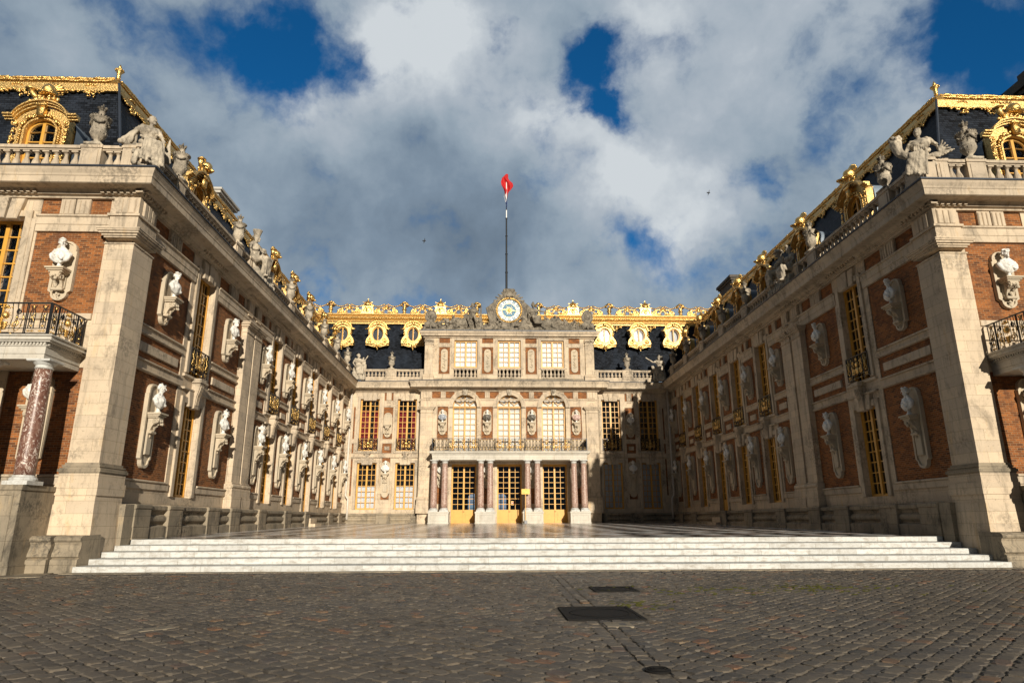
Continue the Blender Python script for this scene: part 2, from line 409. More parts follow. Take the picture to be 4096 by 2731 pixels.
def organic(mb, name, mat, voxel=.03, rough=.012, fold=0., fs=9., sm=2, folddir=(1,1,.25)):
    """fuse the pieces of a sculpture into one continuous skin and carve folds into it"""
    me = mb.build(name, mat, local=True)
    me = evalmesh(me, [('REMESH', dict(mode='VOXEL', voxel_size=voxel, use_smooth_shade=True)), ('SMOOTH', dict(factor=.6, iterations=sm))])
    me.name = name
    if not me.materials: me.materials.append(M[mat])
    nn = [v.normal.copy() for v in me.vertices]
    fd = Vector(folddir)
    for v, n in zip(me.vertices, nn):
        p = v.co
        d = rough*noise.noise(p*14)
        if fold:
            q = Vector((p.x*fd.x, p.y*fd.y, p.z*fd.z))*fs
            w = noise.noise(p*2.2)*2.
            d += fold*math.sin(q.x*1.7+q.z*2.1+w*3+q.y*1.3)*(1 if p.z < .9 else .4)
        v.co = p+n*d
    me.polygons.foreach_set('use_smooth', [True]*len(me.polygons)); me.update()
    return me

def sweep(path, prof, segs=None, closed_prof=False):
    """moulding swept along a ground path [(x,y)], profile (w,z), outward = right hand side, mitred"""
    mb = MB(); k = len(path); mit = []
    for i in range(k):
        ns = []
        for a, b in ((i-1, i), (i, i+1)):
            if a >= 0 and b < k:
                d = Vector((path[b][0]-path[a][0], path[b][1]-path[a][1])).normalized(); ns.append(Vector((d.y, -d.x)))
        if len(ns) == 1: mit.append(ns[0])
        else:
            s_ = ns[0]+ns[1]; mit.append(s_/(1+ns[0].dot(ns[1])))
    for i in (segs if segs is not None else range(k-1)):
        a = mb.add([(path[i][0]+mit[i].x*w, -(path[i][1]+mit[i].y*w), z) for w, z in prof])
        b = mb.add([(path[i+1][0]+mit[i+1].x*w, -(path[i+1][1]+mit[i+1].y*w), z) for w, z in prof])
        n = len(prof)
        for j in range(n-1 if not closed_prof else n):
            q = (j+1) % n; mb.face((a+j, a+q, b+q, b+j))
        mb.face([a+j for j in range(n)]); mb.face([b+j for j in range(n)][::-1])
    return mb

def grid_wall(u0, u1, z0, z1, holes, w=0., reveal=.05):
    """stone sheet with rectangular openings; each hole (u0,u1,z0,z1,depth)"""
    mb = MB(); us = sorted({u0, u1, *[x for h in holes for x in h[:2] if u0 < x < u1]}); zs = sorted({z0, z1, *[x for h in holes for x in h[2:4] if z0 < x < z1]})
    idx = {}
    def vid(u, z):
        if (u, z) not in idx: idx[(u, z)] = mb.add([(u, w, z)])
        return idx[(u, z)]
    for a, b in zip(us, us[1:]):
        for c, d in zip(zs, zs[1:]):
            mu, mz = (a+b)/2, (c+d)/2
            if any(h[0] < mu < h[1] and h[2] < mz < h[3] for h in holes): continue
            mb.face((vid(a, c), vid(b, c), vid(b, d), vid(a, d)))
    for h in holes:
        a, b, c, d, dp = h
        n = mb.add([(a,w,c),(b,w,c),(b,w,d),(a,w,d),(a,w-dp,c),(b,w-dp,c),(b,w-dp,d),(a,w-dp,d)])
        for q in ((0,1,5,4),(1,2,6,5),(2,3,7,6),(3,0,4,7)): mb.face([n+i for i in q])
    # back and rim so the wall is a solid body
    n = mb.add([(u0,w,z0),(u1,w,z0),(u1,w,z1),(u0,w,z1),(u0,w-.6,z0),(u1,w-.6,z0),(u1,w-.6,z1),(u0,w-.6,z1)])
    for q in ((0,1,5,4),(1,2,6,5),(2,3,7,6),(3,0,4,7)): mb.face([n+i for i in q])
    return mb
def rect_ring(mb, u0, u1, z0, z1, t, w0, w1, bottom=True):
    """moulded frame round a rectangle, two steps"""
    w0 = max(w0, .0006)
    mb.bbox(u0-t, u0, w0, w1, z0-(t if bottom else 0), z1+t, .012); mb.bbox(u1, u1+t, w0, w1, z0-(t if bottom else 0), z1+t, .012)
    mb.bbox(u0+.0015, u1-.0015, w0, w1-.002, z1, z1+t, .012)
    if bottom: mb.bbox(u0+.0015, u1-.0015, w0, w1-.002, z0-t, z0, .012)

# ------------------------------------------------------------------ shared component meshes
def arc(cu, cz, r, a0, a1, n, ry=None):
    ry = r if ry is None else ry
    return [(cu+r*math.cos(R(a0+(a1-a0)*i/n)), cz+ry*math.sin(R(a0+(a1-a0)*i/n))) for i in range(n+1)]
def spiral(mb, cu, cz, r, turns, w, tr, hand=1, start=0, tail=None, seg=5, r_in=.15):
    pts = []
    n = int(14*turns)
    for i in range(n+1):
        t = i/n; a = R(start)+hand*2*PI*turns*(1-t); rr = r*(r_in+(1-r_in)*t)
        pts.append((cu+rr*math.cos(a), w, cz+rr*math.sin(a)))
    if tail: pts += [(p[0], w, p[1]) for p in tail]
    mb.tube(pts, tr, seg)
def leafy(mb, pts, r, seed=0, dens=1., spread=1.):
    """knobbly foliage along a polyline (u,w,z)"""
    rnd = random.Random(seed)
    for a, b in zip(pts, pts[1:]):
        a = Vector(a); b = Vector(b); n = max(1, int((b-a).length/r*dens))
        for i in range(n):
            p = a.lerp(b, (i+rnd.random()*.5)/n); q = r*rnd.uniform(.5, 1.1)
            off = Vector((rnd.uniform(-1, 1), rnd.uniform(-.2, .8), rnd.uniform(-1, 1)))*r*.7*spread
            mb.ell(p+off, (q*rnd.uniform(.6, 1.4), q*.7, q*rnd.uniform(.6, 1.4)), 6, 4)

WINCACHE = {}
def window_mesh(W, H, rows, kind):
    """yellow joinery: outer frame, two leaves, glazing bars"""
    key = (W, H, rows, kind)
    if key in WINCACHE: return WINCACHE[key]
    mb = MB(); hw = W/2; t = .06
    zb = 0.; zt = H
    body = H if kind != 'arch' else H-hw
    mb.box(-hw, -hw+t, -.16, 0, 0, body); mb.box(hw-t, hw, -.16, 0, 0, body)
    mb.box(-hw+t, hw-t, -.16, -.002, 0, t)
    if kind != 'arch': mb.box(-hw+t, hw-t, -.16, -.002, H-t*1.3, H)
    mb.box(-.06, .06, -.14, .012, t, body-(0 if kind == 'arch' else t*1.3))
    pz = 1.0 if kind == 'door' else t+.04
    if kind == 'door': mb.box(-hw+.002, hw-.002, -.155, .005, H-.17, H-.001)
    for s in (-1, 1):
        x0, x1 = sorted((s*.06, s*(hw-t)))
        mb.box(x0, x1, -.12, -.025, t, pz)
        if kind == 'door':
            mb.box(x0+.10, x1-.10, -.03, -.008, .22, pz-.14)
            mb.box(x0+.13, x1-.13, -.02, -.001, .25, pz-.17)
        mb.box((x0 if s < 0 else x1-.045), (x0+.045 if s < 0 else x1), -.121, -.024, pz, body-t)
        xm = (x0+x1)/2 + (.0225 if s < 0 else -.0225)
        top = body-(0 if kind == 'arch' else (.17 if kind == 'door' else t*1.3))
        mb.box(xm-.018, xm+.018, -.09, -.035, pz, top)
        for r in range(1, rows):
            z = pz+(top-pz)*r/rows
            mb.box(x0, x1, -.091, -.034, z-.018, z+.018)
    if kind == 'arch':
        c = body
        mb.box(-hw+t, hw-t, -.15, .004, c-.07, c+.07)
        mb.ring(arc(0, c, hw, 0, 180, 20)+[(0, c)], arc(0, c, hw-t, 0, 180, 20)+[(0, c)], -.16, 0)
        mb.box(-.05, .05, -.14, .006, c+.07, c+hw-t*.5)
        n = 12; o = arc(0, c, hw*.47, 0, 180, n); i_ = arc(0, c, hw*.47-.04, 0, 180, n)
        for k in range(n):
            mb.prism([o[k], o[k+1], i_[k+1], i_[k]], -.1, -.03)
        for a in (30, 60, 120, 150):
            ca, sa = math.cos(R(a)), math.sin(R(a)); px, pzz = -sa*.02, ca*.02
            r0, r1 = hw*.47, hw-t
            mb.prism([(r0*ca+px, c+r0*sa+pzz), (r1*ca+px, c+r1*sa+pzz), (r1*ca-px, c+r1*sa-pzz), (r0*ca-px, c+r0*sa-pzz)], -.1, -.03)
    me = mb.build('window_joinery', 'yellow_paint', local=True)
    g = MB()
    if kind == 'arch': g.prism(arc(0, body, hw-.02, 0, 180, 16)+[(-hw+.02, .02), (hw-.02, .02)], -.075, -.07)
    else: g.box(-hw+.02, hw-.02, -.075, -.07, (pz if kind == 'door' else .02), H-.02)
    gm = g.build('pane', 'window_glass', local=True)
    WINCACHE[key] = (me, gm); return WINCACHE[key]
def curtain_mesh(W, H, kind):
    key = (W, H, kind, 'c')
    if key in WINCACHE: return WINCACHE[key]
    mb = MB(); hw = W/2+.25; rnd = random.Random(hash(kind) % 97 if False else len(kind))
    def cloth(u0, u1, z0, z1, w, mat, amp=.02, f=26):
        mb.m(mat); n = 24; a = mb.add([(u0+(u1-u0)*i/n, w+amp*math.sin(f*(u0+(u1-u0)*i/n)+z*.7), z) for z in (z0, z1) for i in range(n+1)])
        for i in range(n): mb.face((a+i, a+i+1, a+n+2+i, a+n+1+i))
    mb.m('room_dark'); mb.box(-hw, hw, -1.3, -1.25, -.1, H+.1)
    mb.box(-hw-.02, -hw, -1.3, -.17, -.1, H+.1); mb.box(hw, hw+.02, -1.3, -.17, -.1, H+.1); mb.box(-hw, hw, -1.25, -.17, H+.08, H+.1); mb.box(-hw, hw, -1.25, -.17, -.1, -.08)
    if kind == 'white': cloth(-hw, hw, 0, H, -.22, 'white_curtain', .015, 30)
    elif kind == 'bright': cloth(-hw, hw, 0, H, -.20, 'bright_blind', .006, 30)
    elif kind == 'lace':
        mb.m('patterned_blind'); mb.box(-hw, hw, -.24, -.22, 0, H)
    elif kind == 'half': cloth(-hw, hw, 0, H*.5, -.22, 'white_curtain', .015, 30)
    elif kind == 'near':
        cloth(-hw, -.06, 0, H, -.20, 'reflection_grey_curtain', .03, 20); cloth(.08, hw, 0, H, -.20, 'reflection_grey_curtain', .03, 20)
    elif kind == 'drawn':
        cloth(-hw+.1, -.22, 0, H, -.3, 'white_curtain', .03, 34); cloth(.22, hw-.1, 0, H, -.3, 'white_curtain', .03, 34)
    elif kind == 'red':
        cloth(-hw, -.1, 0, H*.8, -.35, 'red_curtain', .04, 24); cloth(.25, hw, 0, H*.8, -.35, 'red_curtain', .04, 24)
    me = mb.build('curtain', None, local=True); WINCACHE[key] = me; return me
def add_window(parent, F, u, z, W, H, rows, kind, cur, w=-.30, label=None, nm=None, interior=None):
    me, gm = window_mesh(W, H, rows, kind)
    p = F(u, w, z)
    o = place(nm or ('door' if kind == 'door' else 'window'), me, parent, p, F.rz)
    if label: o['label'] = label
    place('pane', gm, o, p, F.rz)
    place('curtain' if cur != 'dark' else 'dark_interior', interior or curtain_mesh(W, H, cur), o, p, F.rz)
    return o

def railing_meshes(W=1.5, H=.92, full=True):
    k = MB(); g = MB(); hw = W/2
    k.box(-hw, hw, -.02, .02, H-.035, H); k.box(-hw, hw, -.015, .015, .04, .065); k.box(-hw, hw, -.0149, .0149, .17, .19)
    a = W*.26
    for x in (-hw+.015, -a, a, hw-.015): k.box(x-.018, x+.018, -.0151, .0151, 0, H-.03)
    for i in range(13):
        x = -hw+W*(i+.5)/13; k.tube([(x, -.01, .19), (x+.03*(-1)**i, -.01, .5), (x, -.01, .88)], .011, 4)
    for i in range(6):
        x = -hw+W*(i+.5)/6; spiral(k, x, .36, .09, 1.2, -.01, .013, (-1)**i, 90); spiral(k, x, .68, .08, 1.2, -.01, .013, -(-1)**i, 90)
    for s in (-1, 1):
        c = s*(a+hw)/2
        g.tube([(c-s*.1, .02, .3), (c+s*.1, .02, .72)], .020, 4); g.tube([(c+s*.1, .02, .3), (c-s*.1, .02, .72)], .020, 4)
        g.ell((c, .03, .51), .035, 6, 4); g.ell((c, .02, .27), (.05, .02, .03), 6, 4)
        spiral(k, c, .78, .06, 1, 0, .014, s, 90); g.tube([(c, .01, .86), (c, .01, .68)], .014, 4)
        g.box(c-.09, c+.09, .0, .016, .07, .085); g.box(c-.09, c+.09, .0, .016, .15, .165)
        spiral(g, c-.04, .118, .03, 1, .01, .008, 1); spiral(g, c+.045, .118, .03, 1, .01, .008, -1)
        # big side scrolls
        spiral(g, s*.22, .30, .11, 1.3, .02, .024, -s, 90 if s > 0 else 90, tail=[(s*.05, .32)])
        spiral(g, s*.24, .66, .07, 1.2, .015, .018, s, -90, tail=[(s*.18, .48)])
        spiral(k, s*.15, .76, .07, 1.1, 0, .011, -s, 0); g.ell((s*.3, .03, .46), (.03, .02, .05), 6, 4)
        g.ell((s*.22, .02, .03), .035, 8, 6)
        leafy(g, [(s*.32, .02, .2), (s*.34, .02, .8)], .022, 3+s, .7)
    # shield, sun mask, crown
    g.prism([(-.09, .42), (.09, .42), (.085, .25), (0, .17), (-.085, .25)], .01, .04)
    g.ell((0, .03, .56), (.085, .03, .09), 10, 6)
    for i in range(14):
        t = 2*PI*i/14; g.tube([(.08*math.cos(t), .02, .56+.085*math.sin(t)), (.135*math.cos(t), .02, .56+.14*math.sin(t))], .010, 4)
    g.tube([(-.07, .02, .74), (.07, .02, .74)], .018, 5); g.ell((0, .02, .79), (.06, .03, .045), 8, 5)
    return k.build('railing_iron', 'black_iron', local=True), g.build('railing_gold', 'gilding', local=True, smooth=True)
RAIL_K, RAIL_G = railing_meshes()
def add_railing(parent, F, u, z, w=.05, label=None):
    o = place('balcony_railing', RAIL_K, parent, F(u, w, z), F.rz)
    if label: o['label'] = label
    place('gilded_ornament', RAIL_G, o, F(u, w, z), F.rz); return o

# bracket that carries a bust, and its niche plates
def bracket_mesh():
    mb = MB()
    mb.bbox(-.27, .27, .03, .50, -.055, 0, .008); mb.bbox(-.24, .24, .03, .46, -.10, -.056, .01); mb.bbox(-.20, .20, .03, .41, -.15, -.101, .01)
    pr = [(.03, -.15), (.40, -.15), (.42, -.21), (.40, -.29), (.33, -.33), (.25, -.36), (.20, -.45), (.17, -.55), (.14, -.62), (.03, -.62)]
    mb.uprism(pr, -.13, .13)
    for s in (-1, 1):
        # side volutes
        pts = []
        for i in range(16):
            t = i/15; a = 1.5*2*PI*t; rr = .105*(1-.8*t); pts.append((s*.135, .29+rr*math.cos(a), -.255+rr*math.sin(a)))
        mb.tube(pts, .022, 5)
        pts = [(s*.12, .17+.06*math.cos(a)*(1-.05*k), -.60+.06*math.sin(a)*(1-.05*k)) for k, a in enumerate([i*.6 for i in range(12)])]
        mb.tube(pts, .017, 5)
    leafy(mb, [(-.06, .42, -.2), (.06, .42, -.34), (0, .28, -.42), (0, .2, -.56)], .05, 4, 1.3)
    mb.cap((-.13, .2, -.61), (.13, .2, -.61), .05, .05, 8)
    leafy(mb, [(0, .12, -.68), (0, .1, -.86)], .05, 9, 1.2)
    return mb.build('bracket', 'niche_stone', local=True)
BRK = bracket_mesh()
def niche_mesh(h_below):
    """raised plate: round head above, shoulders and a round tail below; z=0 is the bracket top"""
    mb = MB(); t = .33
    def outline(s, d):
        hw = t-d; zb = -h_below
        top = [(hw*.9*math.cos(R(a)), .70+hw*.75*math.sin(R(a))) for a in range(0, 181, 20)]
        left = [(-hw*.9, .62), (-hw, .60), (-hw, zb+.30), (-hw*.72, zb+.24)]
        bot = [(hw*.72*math.cos(R(a)), zb+.21+(.21-d)*math.sin(R(a))) for a in range(180, 361, 20)]
        right = [(hw*.72, zb+.24), (hw, zb+.30), (hw, .60), (hw*.9, .62)]
        return top+left+bot+right
    mb.prism(outline(1, 0), -.03, .05); mb.ring(outline(1, 0.003), outline(1, .085), .05, .095)
    if h_below > 1.2: mb.bbox(-.15, .15, .045, .13, -h_below+.42, -.60, .015)
    else: mb.box(-.15, .15, .045, .11, -.55, -.05)
    return mb.build('niche_plate', 'niche_stone', local=True)
NICHE_S = niche_mesh(.92); NICHE_L = niche_mesh(1.72)

def bust_mesh(v):
    mb = MB(); rnd = random.Random(40+v)
    turn = [-.45, .35, 0, .55, -.2, .1][v % 6]; fem = v in (1, 4)
    # chest, shoulders and draped mantle as one form cut off above the elbow
    w = .195 if fem else .225
    mb.ell((0, .035, .365), (w*1.0, .135, .175), 16, 12); mb.ell((0, .03, .30), (w*.78, .12, .16), 14, 10)
    for s_ in (-1, 1):
        mb.cap((s_*w*.55, .0, .47), (s_*w*1.0, -.0, .415), .075, .08, 10); mb.cap((s_*w*1.05, .0, .40), (s_*w*1.0, .04, .30), .08, .055, 10); mb.cap((s_*w*.9, .03, .28), (s_*.03, .05, .19), .06, .06, 8)
        mb.cap((s_*.03, .0, .60), (s_*w*.85, .0, .46), .055, .075, 8)
    for i in range(5):
        f = i/4; mb.tube([(-w*1.05, .04, .50-.05*f), (-.07, .16+.01*f, .43-.07*f), (w*.95, .07, .47-.13*f)], .020, 6)
    mb.cap((-w*.8, .03, .53), (w*.45, .15, .25), .040, .045, 8); mb.cap((-w*.5, .08, .50), (w*.2, .16, .33), .03, .03, 8)
    mb.cap((0, .01, .47), (turn*.03, .03, .66), .068, .060, 10)
    # head
    ct, st = math.cos(turn), math.sin(turn)
    def H(u, ww, z): return (1.2*(u*ct+ww*st), 1.2*(-u*st+ww*ct)+.035, 1.2*z+.765)
    mb.ell(H(0, 0, 0), (.082, .092, .115), 14, 10); mb.cap(H(0, .03, -.05), H(0, .045, -.075), .05, .035, 8)
    mb.cap(H(0, .085, .01), H(0, .105, -.03), .010, .018, 6); mb.cap(H(-.04, .075, .03), H(.04, .075, .03), .018, .018, 6)
    mb.ell(H(0, .085, -.058), (.026, .014, .010), 6, 4)
    mb.ell(H(.083, -.005, -.01), (.014, .02, .03), 6, 4); mb.ell(H(-.083, -.005, -.01), (.014, .02, .03), 6, 4)
    n = 46 if fem else 34
    for i in range(n):
        a = rnd.uniform(-1.5, 1.5)+PI; e = rnd.uniform(-.3, 1.45)
        q = (.088*math.cos(e)*math.sin(a), .098*math.cos(e)*math.cos(a)+.004, .118*math.sin(e)+.005)
        mb.ell(H(*q), .022*rnd.uniform(.7, 1.2), 6, 4)
    for i in range(12):
        a = R(-80+160*i/11); mb.ell(H(.080*math.sin(a), .082*math.cos(a), .068+.012*math.cos(a*2)), .017, 6, 4)
    if fem: mb.ell(H(0, -.12, .03), (.05, .05, .05), 8, 6); mb.tube([H(-.07, .04, .07), H(0, .07, .11), H(.07, .04, .07)], .018, 6)
    if v == 2: mb.cap(H(0, .06, -.08), H(0, .07, -.12), .045, .03, 8)
    if v == 5:
        for i in range(5): mb.ell(H(-.06+.03*i, .02, .14), (.014, .014, .04), 6, 4)
    me = organic(mb, 'bust_marble', 'bust_marble', .011, .003, .008, 18., 1)
    s = MB(); s.lathe([(.11, 0), (.11, .03), (.075, .05), (.055, .09), (.05, .14), (.075, .18), (.085, .21)], seg=14)
    sm = s.build('socle', 'bust_marble', local=True, smooth=False)
    return me, sm
BUSTS = [bust_mesh(i) for i in range(6)]
BUST_SCALE = 1.04
bust_no = [0]
def add_bust(F, u, z, v, label, group, w=.27, mat=None, cat='bust'):
    me, sm = BUSTS[v % 6]
    p = F(u, w, z+.004)
    if mat:
        me = me.copy(); me.materials.clear(); me.materials.append(M[mat])
        me.materials.append(M['bust_marble'])
        for pl in me.polygons:
            if pl.center.z > .555: pl.material_index = 1
    rz = F.rz
    e = empty('portrait_bust', p); e.rotation_euler = (0, 0, rz); e.scale = (BUST_SCALE,)*3; WL[e.name] = (p, rz, BUST_SCALE)
    for nm, m_ in (('head_and_shoulders', me), ('socle', sm)):
        o = bpy.data.objects.new(nm, m_); COL.objects.link(o); o.parent = e
        WL[o.name] = (p, rz, BUST_SCALE)
    tag(e, label, cat, group); bust_no[0] += 1
    return e
def add_niche(parent, F, u, z, long=False, w=0.):
    o = place('bust_bracket', BRK, parent, F(u, w, z), F.rz)
    place('niche_plate', NICHE_L if long else NICHE_S, o, F(u, w, z), F.rz); return o

# urn
def urn_parts():
    b = MB(); b.sqlathe([(.24, 0), (.24, .07), (.19, .08)]); b.lathe([(.17, .075), (.185, .10), (.17, .13), (.10, .17), (.085, .23), (.11, .26), (.13, .29), (.18, .35), (.215, .43), (.225, .49), (.21, .51), (.225, .53), (.225, .56), (.20, .575), (.21, .70), (.225, .88), (.235, .92), (.275, .945), (.285, .975), (.22, 1.01), (.13, 1.05), (.085, 1.09), (.075, 1.17), (.095, 1.19), (.06, 1.22)], seg=20)
    for i in range(14):
        a = 2*PI*i/14; b.cap((.12*math.cos(a), .12*math.sin(a), .30), (.205*math.cos(a), .205*math.sin(a), .46), .022, .032, 6)
    g = MB(); rnd = random.Random(3)
    for k in range(4):
        a0 = 2*PI*k/4+.4
        for i in range(15):
            t = i/14; a = a0+t*PI/2; z = .88-.15*math.sin(PI*t); r = .245
            g.ell((r*math.cos(a), r*math.sin(a), z), .028*rnd.uniform(.8, 1.3), 6, 4)
        for i in range(5): g.ell((.255*math.cos(a0), .255*math.sin(a0), .88-.05*i), .030-.003*i, 6, 4)
        g.ell((.285*math.cos(a0), .285*math.sin(a0), .93), (.04, .04, .055), 6, 5)
    for i in range(24):
        a = 2*PI*i/24; g.ell((.275*math.cos(a), .275*math.sin(a), .98), .028, 6, 4)
    f = MB()
    for i in range(5):
        a = 2*PI*i/5; r = .06; f.cap((r*.5*math.cos(a), r*.5*math.sin(a), 1.22), (r*1.6*math.cos(a), r*1.6*math.sin(a), 1.33), .04, .045, 6); f.ell((r*1.9*math.cos(a), r*1.9*math.sin(a), 1.32), .035, 6, 4)
    f.cap((0, 0, 1.22), (0, 0, 1.47), .065, .015, 8)
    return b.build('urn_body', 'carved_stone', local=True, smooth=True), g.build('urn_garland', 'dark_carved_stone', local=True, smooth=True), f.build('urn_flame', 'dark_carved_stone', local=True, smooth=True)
URN = urn_parts()
def add_urn(F, u, w, z, label, group, s=1.):
    p = F(u, w, z+.003); e = empty('stone_urn', p); e.scale = (s,)*3; WL[e.name] = (p, 0, s)
    for nm, me in zip(('vase', 'garland', 'flame_finial'), URN):
        o = bpy.data.objects.new(nm, me); COL.objects.link(o); o.parent = e; WL[o.name] = (p, 0, s)
    tag(e, label, 'urn', group); return e

BAL = MB(); BAL.sqlathe([(.10, 0), (.10, .04)]); BAL.lathe([(.085, .04), (.09, .055), (.06, .08), (.075, .10), (.112, .15), (.118, .20), (.10, .26), (.062, .34), (.048, .42), (.058, .45), (.08, .465), (.062, .48)], seg=12); BAL.sqlathe([(.065, .48), (.10, .49), (.10, .53)])
BAL_ME = BAL.build('baluster', 'trim_stone', local=True)

def balustrade(parent, F, runs, peds, z0, z1, w, hn=.15, label=None, nm='balustrade'):
    """one balustrade: plinth, rail, pedestals and every baluster"""
    zp, zr = z0+.14, z1-.15
    lo = min(r[0] for r in runs+peds); hi = max(r[1] for r in runs+peds)
    mb = MB(); mb.box(lo, hi, w-hn, w+hn, z0, zp); mb.box(lo, hi, w-hn+.03, w+hn-.03, zr, zr+.05); mb.box(lo, hi, w-hn-.02, w+hn+.02, zr+.05, z1)
    root = mb.build(nm, 'trim_stone', parent, F, ((lo+hi)/2, w, z0))
    for a, b in peds:
        q = MB(); q.box(a, b, w-hn-.03, w+hn+.03, z0+.002, z1-.06); q.box(a-.03, b+.03, w-hn-.06, w+hn+.06, z0+.001, z0+.11); q.box(a-.03, b+.03, w-hn-.06, w+hn+.06, z1-.09, z1+.012)
        q.bbox(a+.09, b-.09, w+hn+.02, w+hn+.055, z0+.2, z1-.17, .01)
        q.build('pedestal', 'trim_stone', root, F, ((a+b)/2, w, z0))
    k = (zr-zp)/.53
    for a, b in runs:
        n = max(1, round((b-a)/.30)); st = (b-a)/n
        for i in range(n):
            u = a+st*(i+.5); p = F(u, w, zp)
            o = place('baluster', BAL_ME, root, p, F.rz); o.scale = (o.scale[0], o.scale[1], o.scale[2]*k)
    return root

# ------------------------------------------------------------------ dormer of the wings (gilded, arched, with a helmet trophy)
def dormer_parts():
    d = {}
    hw = 1.02
    P = MB(); o = MB()
    # front plate with an arched opening, spreading feet
    op = [(.50, .0)]+arc(0, 1.55, .50, 0, 180, 14, .42)+[(-.50, .0)]
    outer = [(1.12, 0.)]+[(1.08, .12), (.90, .30), (.86, .6), (.86, 1.6), (.86, 1.95)]+arc(0, 1.95, .86, 20, 160, 10, .45)+[(-.86, 1.95), (-.86, 1.6), (-.86, .6), (-.90, .30), (-1.08, .12), (-1.12, 0.)]
    # match counts: both have 17 / 23 -> resample
    def resample(pts, n):
        L = [0]
        for a, b in zip(pts, pts[1:]): L.append(L[-1]+math.dist(a, b))
        out = []
        for i in range(n):
            t = L[-1]*i/(n-1); j = max(k for k in range(len(L)) if L[k] <= t+1e-9); j = min(j, len(pts)-2)
            f = (t-L[j])/max(L[j+1]-L[j], 1e-9); out.append((pts[j][0]+(pts[j+1][0]-pts[j][0])*f, pts[j][1]+(pts[j+1][1]-pts[j][1])*f))
        return out
    n = 36; A1 = resample(outer, n); B1 = resample(op, n)
    a = P.add([(x, .0, z) for x, z in A1]); b = P.add([(x, .0, z) for x, z in B1]); c = P.add([(x, -.35, z) for x, z in A1]); e = P.add([(x, -.35, z) for x, z in B1])
    for i in range(n-1):
        P.face((a+i, a+i+1, b+i+1, b+i)); P.face((a+i, a+i+1, c+i+1, c+i)); P.face((b+i, b+i+1, e+i+1, e+i))
    # pediment moulding: segmental, returned at the ends
    ped = [(-1.18, 2.02), (-.92, 2.02)]+[(x, z) for x, z in arc(0, 1.82, .92, 164, 16, 14, .72)]+[(.92, 2.02), (1.18, 2.02)]
    for off, w1, th in ((0, .26, .05), (-.055, .19, .055), (-.115, .11, .06)):
        pts = [(x*(1-.0), z+off) for x, z in ped]
        for p, q in zip(pts, pts[1:]):
            k = P.add([(p[0], 0.002, p[1]), (q[0], 0.002, q[1]), (q[0], w1, q[1]), (p[0], w1, p[1]), (p[0], 0.002, p[1]+th), (q[0], 0.002, q[1]+th), (q[0], w1, q[1]+th), (p[0], w1, p[1]+th)])
            for f in ((0,3,2,1),(4,5,6,7),(0,1,5,4),(1,2,6,5),(2,3,7,6),(3,0,4,7)): P.face([k+i for i in f])
    P.ring(arc(0, 1.55, .56, 0, 180, 14, .48)+[(-.56, .02), (.56, .02)], arc(0, 1.55, .50, 0, 180, 14, .42)+[(-.50, .02), (.50, .02)], .001, .07)
    d['front'] = P.build('dormer_front', 'gilding_plain', local=True)
    # beads, garland, volutes, keystone
    for s in (-1, 1):
        for i in range(20): o.ell((s*.63, .06, .06+.078*i), (.05, .05, .042), 6, 4)
        spiral(o, s*.86, 1.78, .11, 1.4, .10, .03, s, 90); spiral(o, s*.98, .16, .10, 1.2, .06, .03, -s, -90)
        leafy(o, [(s*.84, .08, 1.62), (s*.86, .1, 1.2), (s*.84, .08, .75), (s*.86, .08, .45)], .055, 5+s, 1.6)
        leafy(o, [(s*.15, .10, 2.10), (s*.42, .10, 1.98), (s*.62, .10, 1.72)], .06, 8+s, 1.7)
    for i in range(19):
        a_ = R(8+164*i/18); o.ell((.63*math.cos(a_), .06, 1.60+.50*math.sin(a_)), (.045, .05, .045), 6, 4)
    o.prism([(-.13, 2.42), (.13, 2.42), (.09, 2.0), (-.09, 2.0)], .05, .24); o.cap((-.15, .24, 2.40), (.15, .24, 2.40), .06, .06, 8)
    leafy(o, [(0, .2, 2.3), (0, .2, 2.05)], .07, 2, 1.6)
    d['garland'] = o.build('gilded_garland', 'gilding', local=True, smooth=True)
    # helmet trophy
    t = MB(); t.ell((.10, .10, 2.98), (.22, .26, .22), 14, 10); t.cap((.08, .22, 2.88), (.1, .42, 2.80), .12, .05, 10)
    t.lathe([(.25, 0), (.29, .03), (.24, .06)], (.1, .12, 2.80), 14)
    for i in range(9):
        a_ = R(20+150*i/8); t.cap((.10+.12*math.cos(a_), .02, 3.05+.12*math.sin(a_)), (.10+.36*math.cos(a_), -.02, 3.0+.36*math.sin(a_)), .06, .05, 6)
    t.tube([(-.16, .05, 2.62), (-.38, .12, 2.82), (-.46, .16, 2.98)], .07, 8, r1=.12); t.lathe([(.16, 0), (.17, .03), (.10, .05)], (-.46, .18, 2.98), 12)
    leafy(t, [(-.55, .1, 2.6), (-.2, .15, 2.62), (.2, .15, 2.6), (.5, .1, 2.58)], .10, 11, 1.6); leafy(t, [(-.3, .1, 2.75), (.1, .15, 2.7), (.35, .1, 2.78)], .10, 12, 1.5)
    d['trophy'] = t.build('gilded_trophy', 'gilding', local=True, smooth=True)
    # barrel vaulted lead body running back into the slates
    q = MB(); prof = [(-.92, 0.), (-.92, 1.75)]+arc(0, 1.75, .92, 165, 15, 10, .62)+[(.92, 1.75), (.92, 0.)]
    n1 = q.add([(x, -.3, z) for x, z in prof]); n2 = q.add([(x, -2.9, z) for x, z in prof])
    for i in range(len(prof)-1): q.face((n1+i, n1+i+1, n2+i+1, n2+i))
    for y in (-.8, -1.35, -1.9):
        n3 = q.add([(x*1.02, y, z+.02) for x, z in prof]); n4 = q.add([(x*1.02, y-.05, z+.02) for x, z in prof])
        for i in range(len(prof)-1): q.face((n3+i, n3+i+1, n4+i+1, n4+i))
    d['lead'] = q.build('lead_roof', 'lead', local=True)
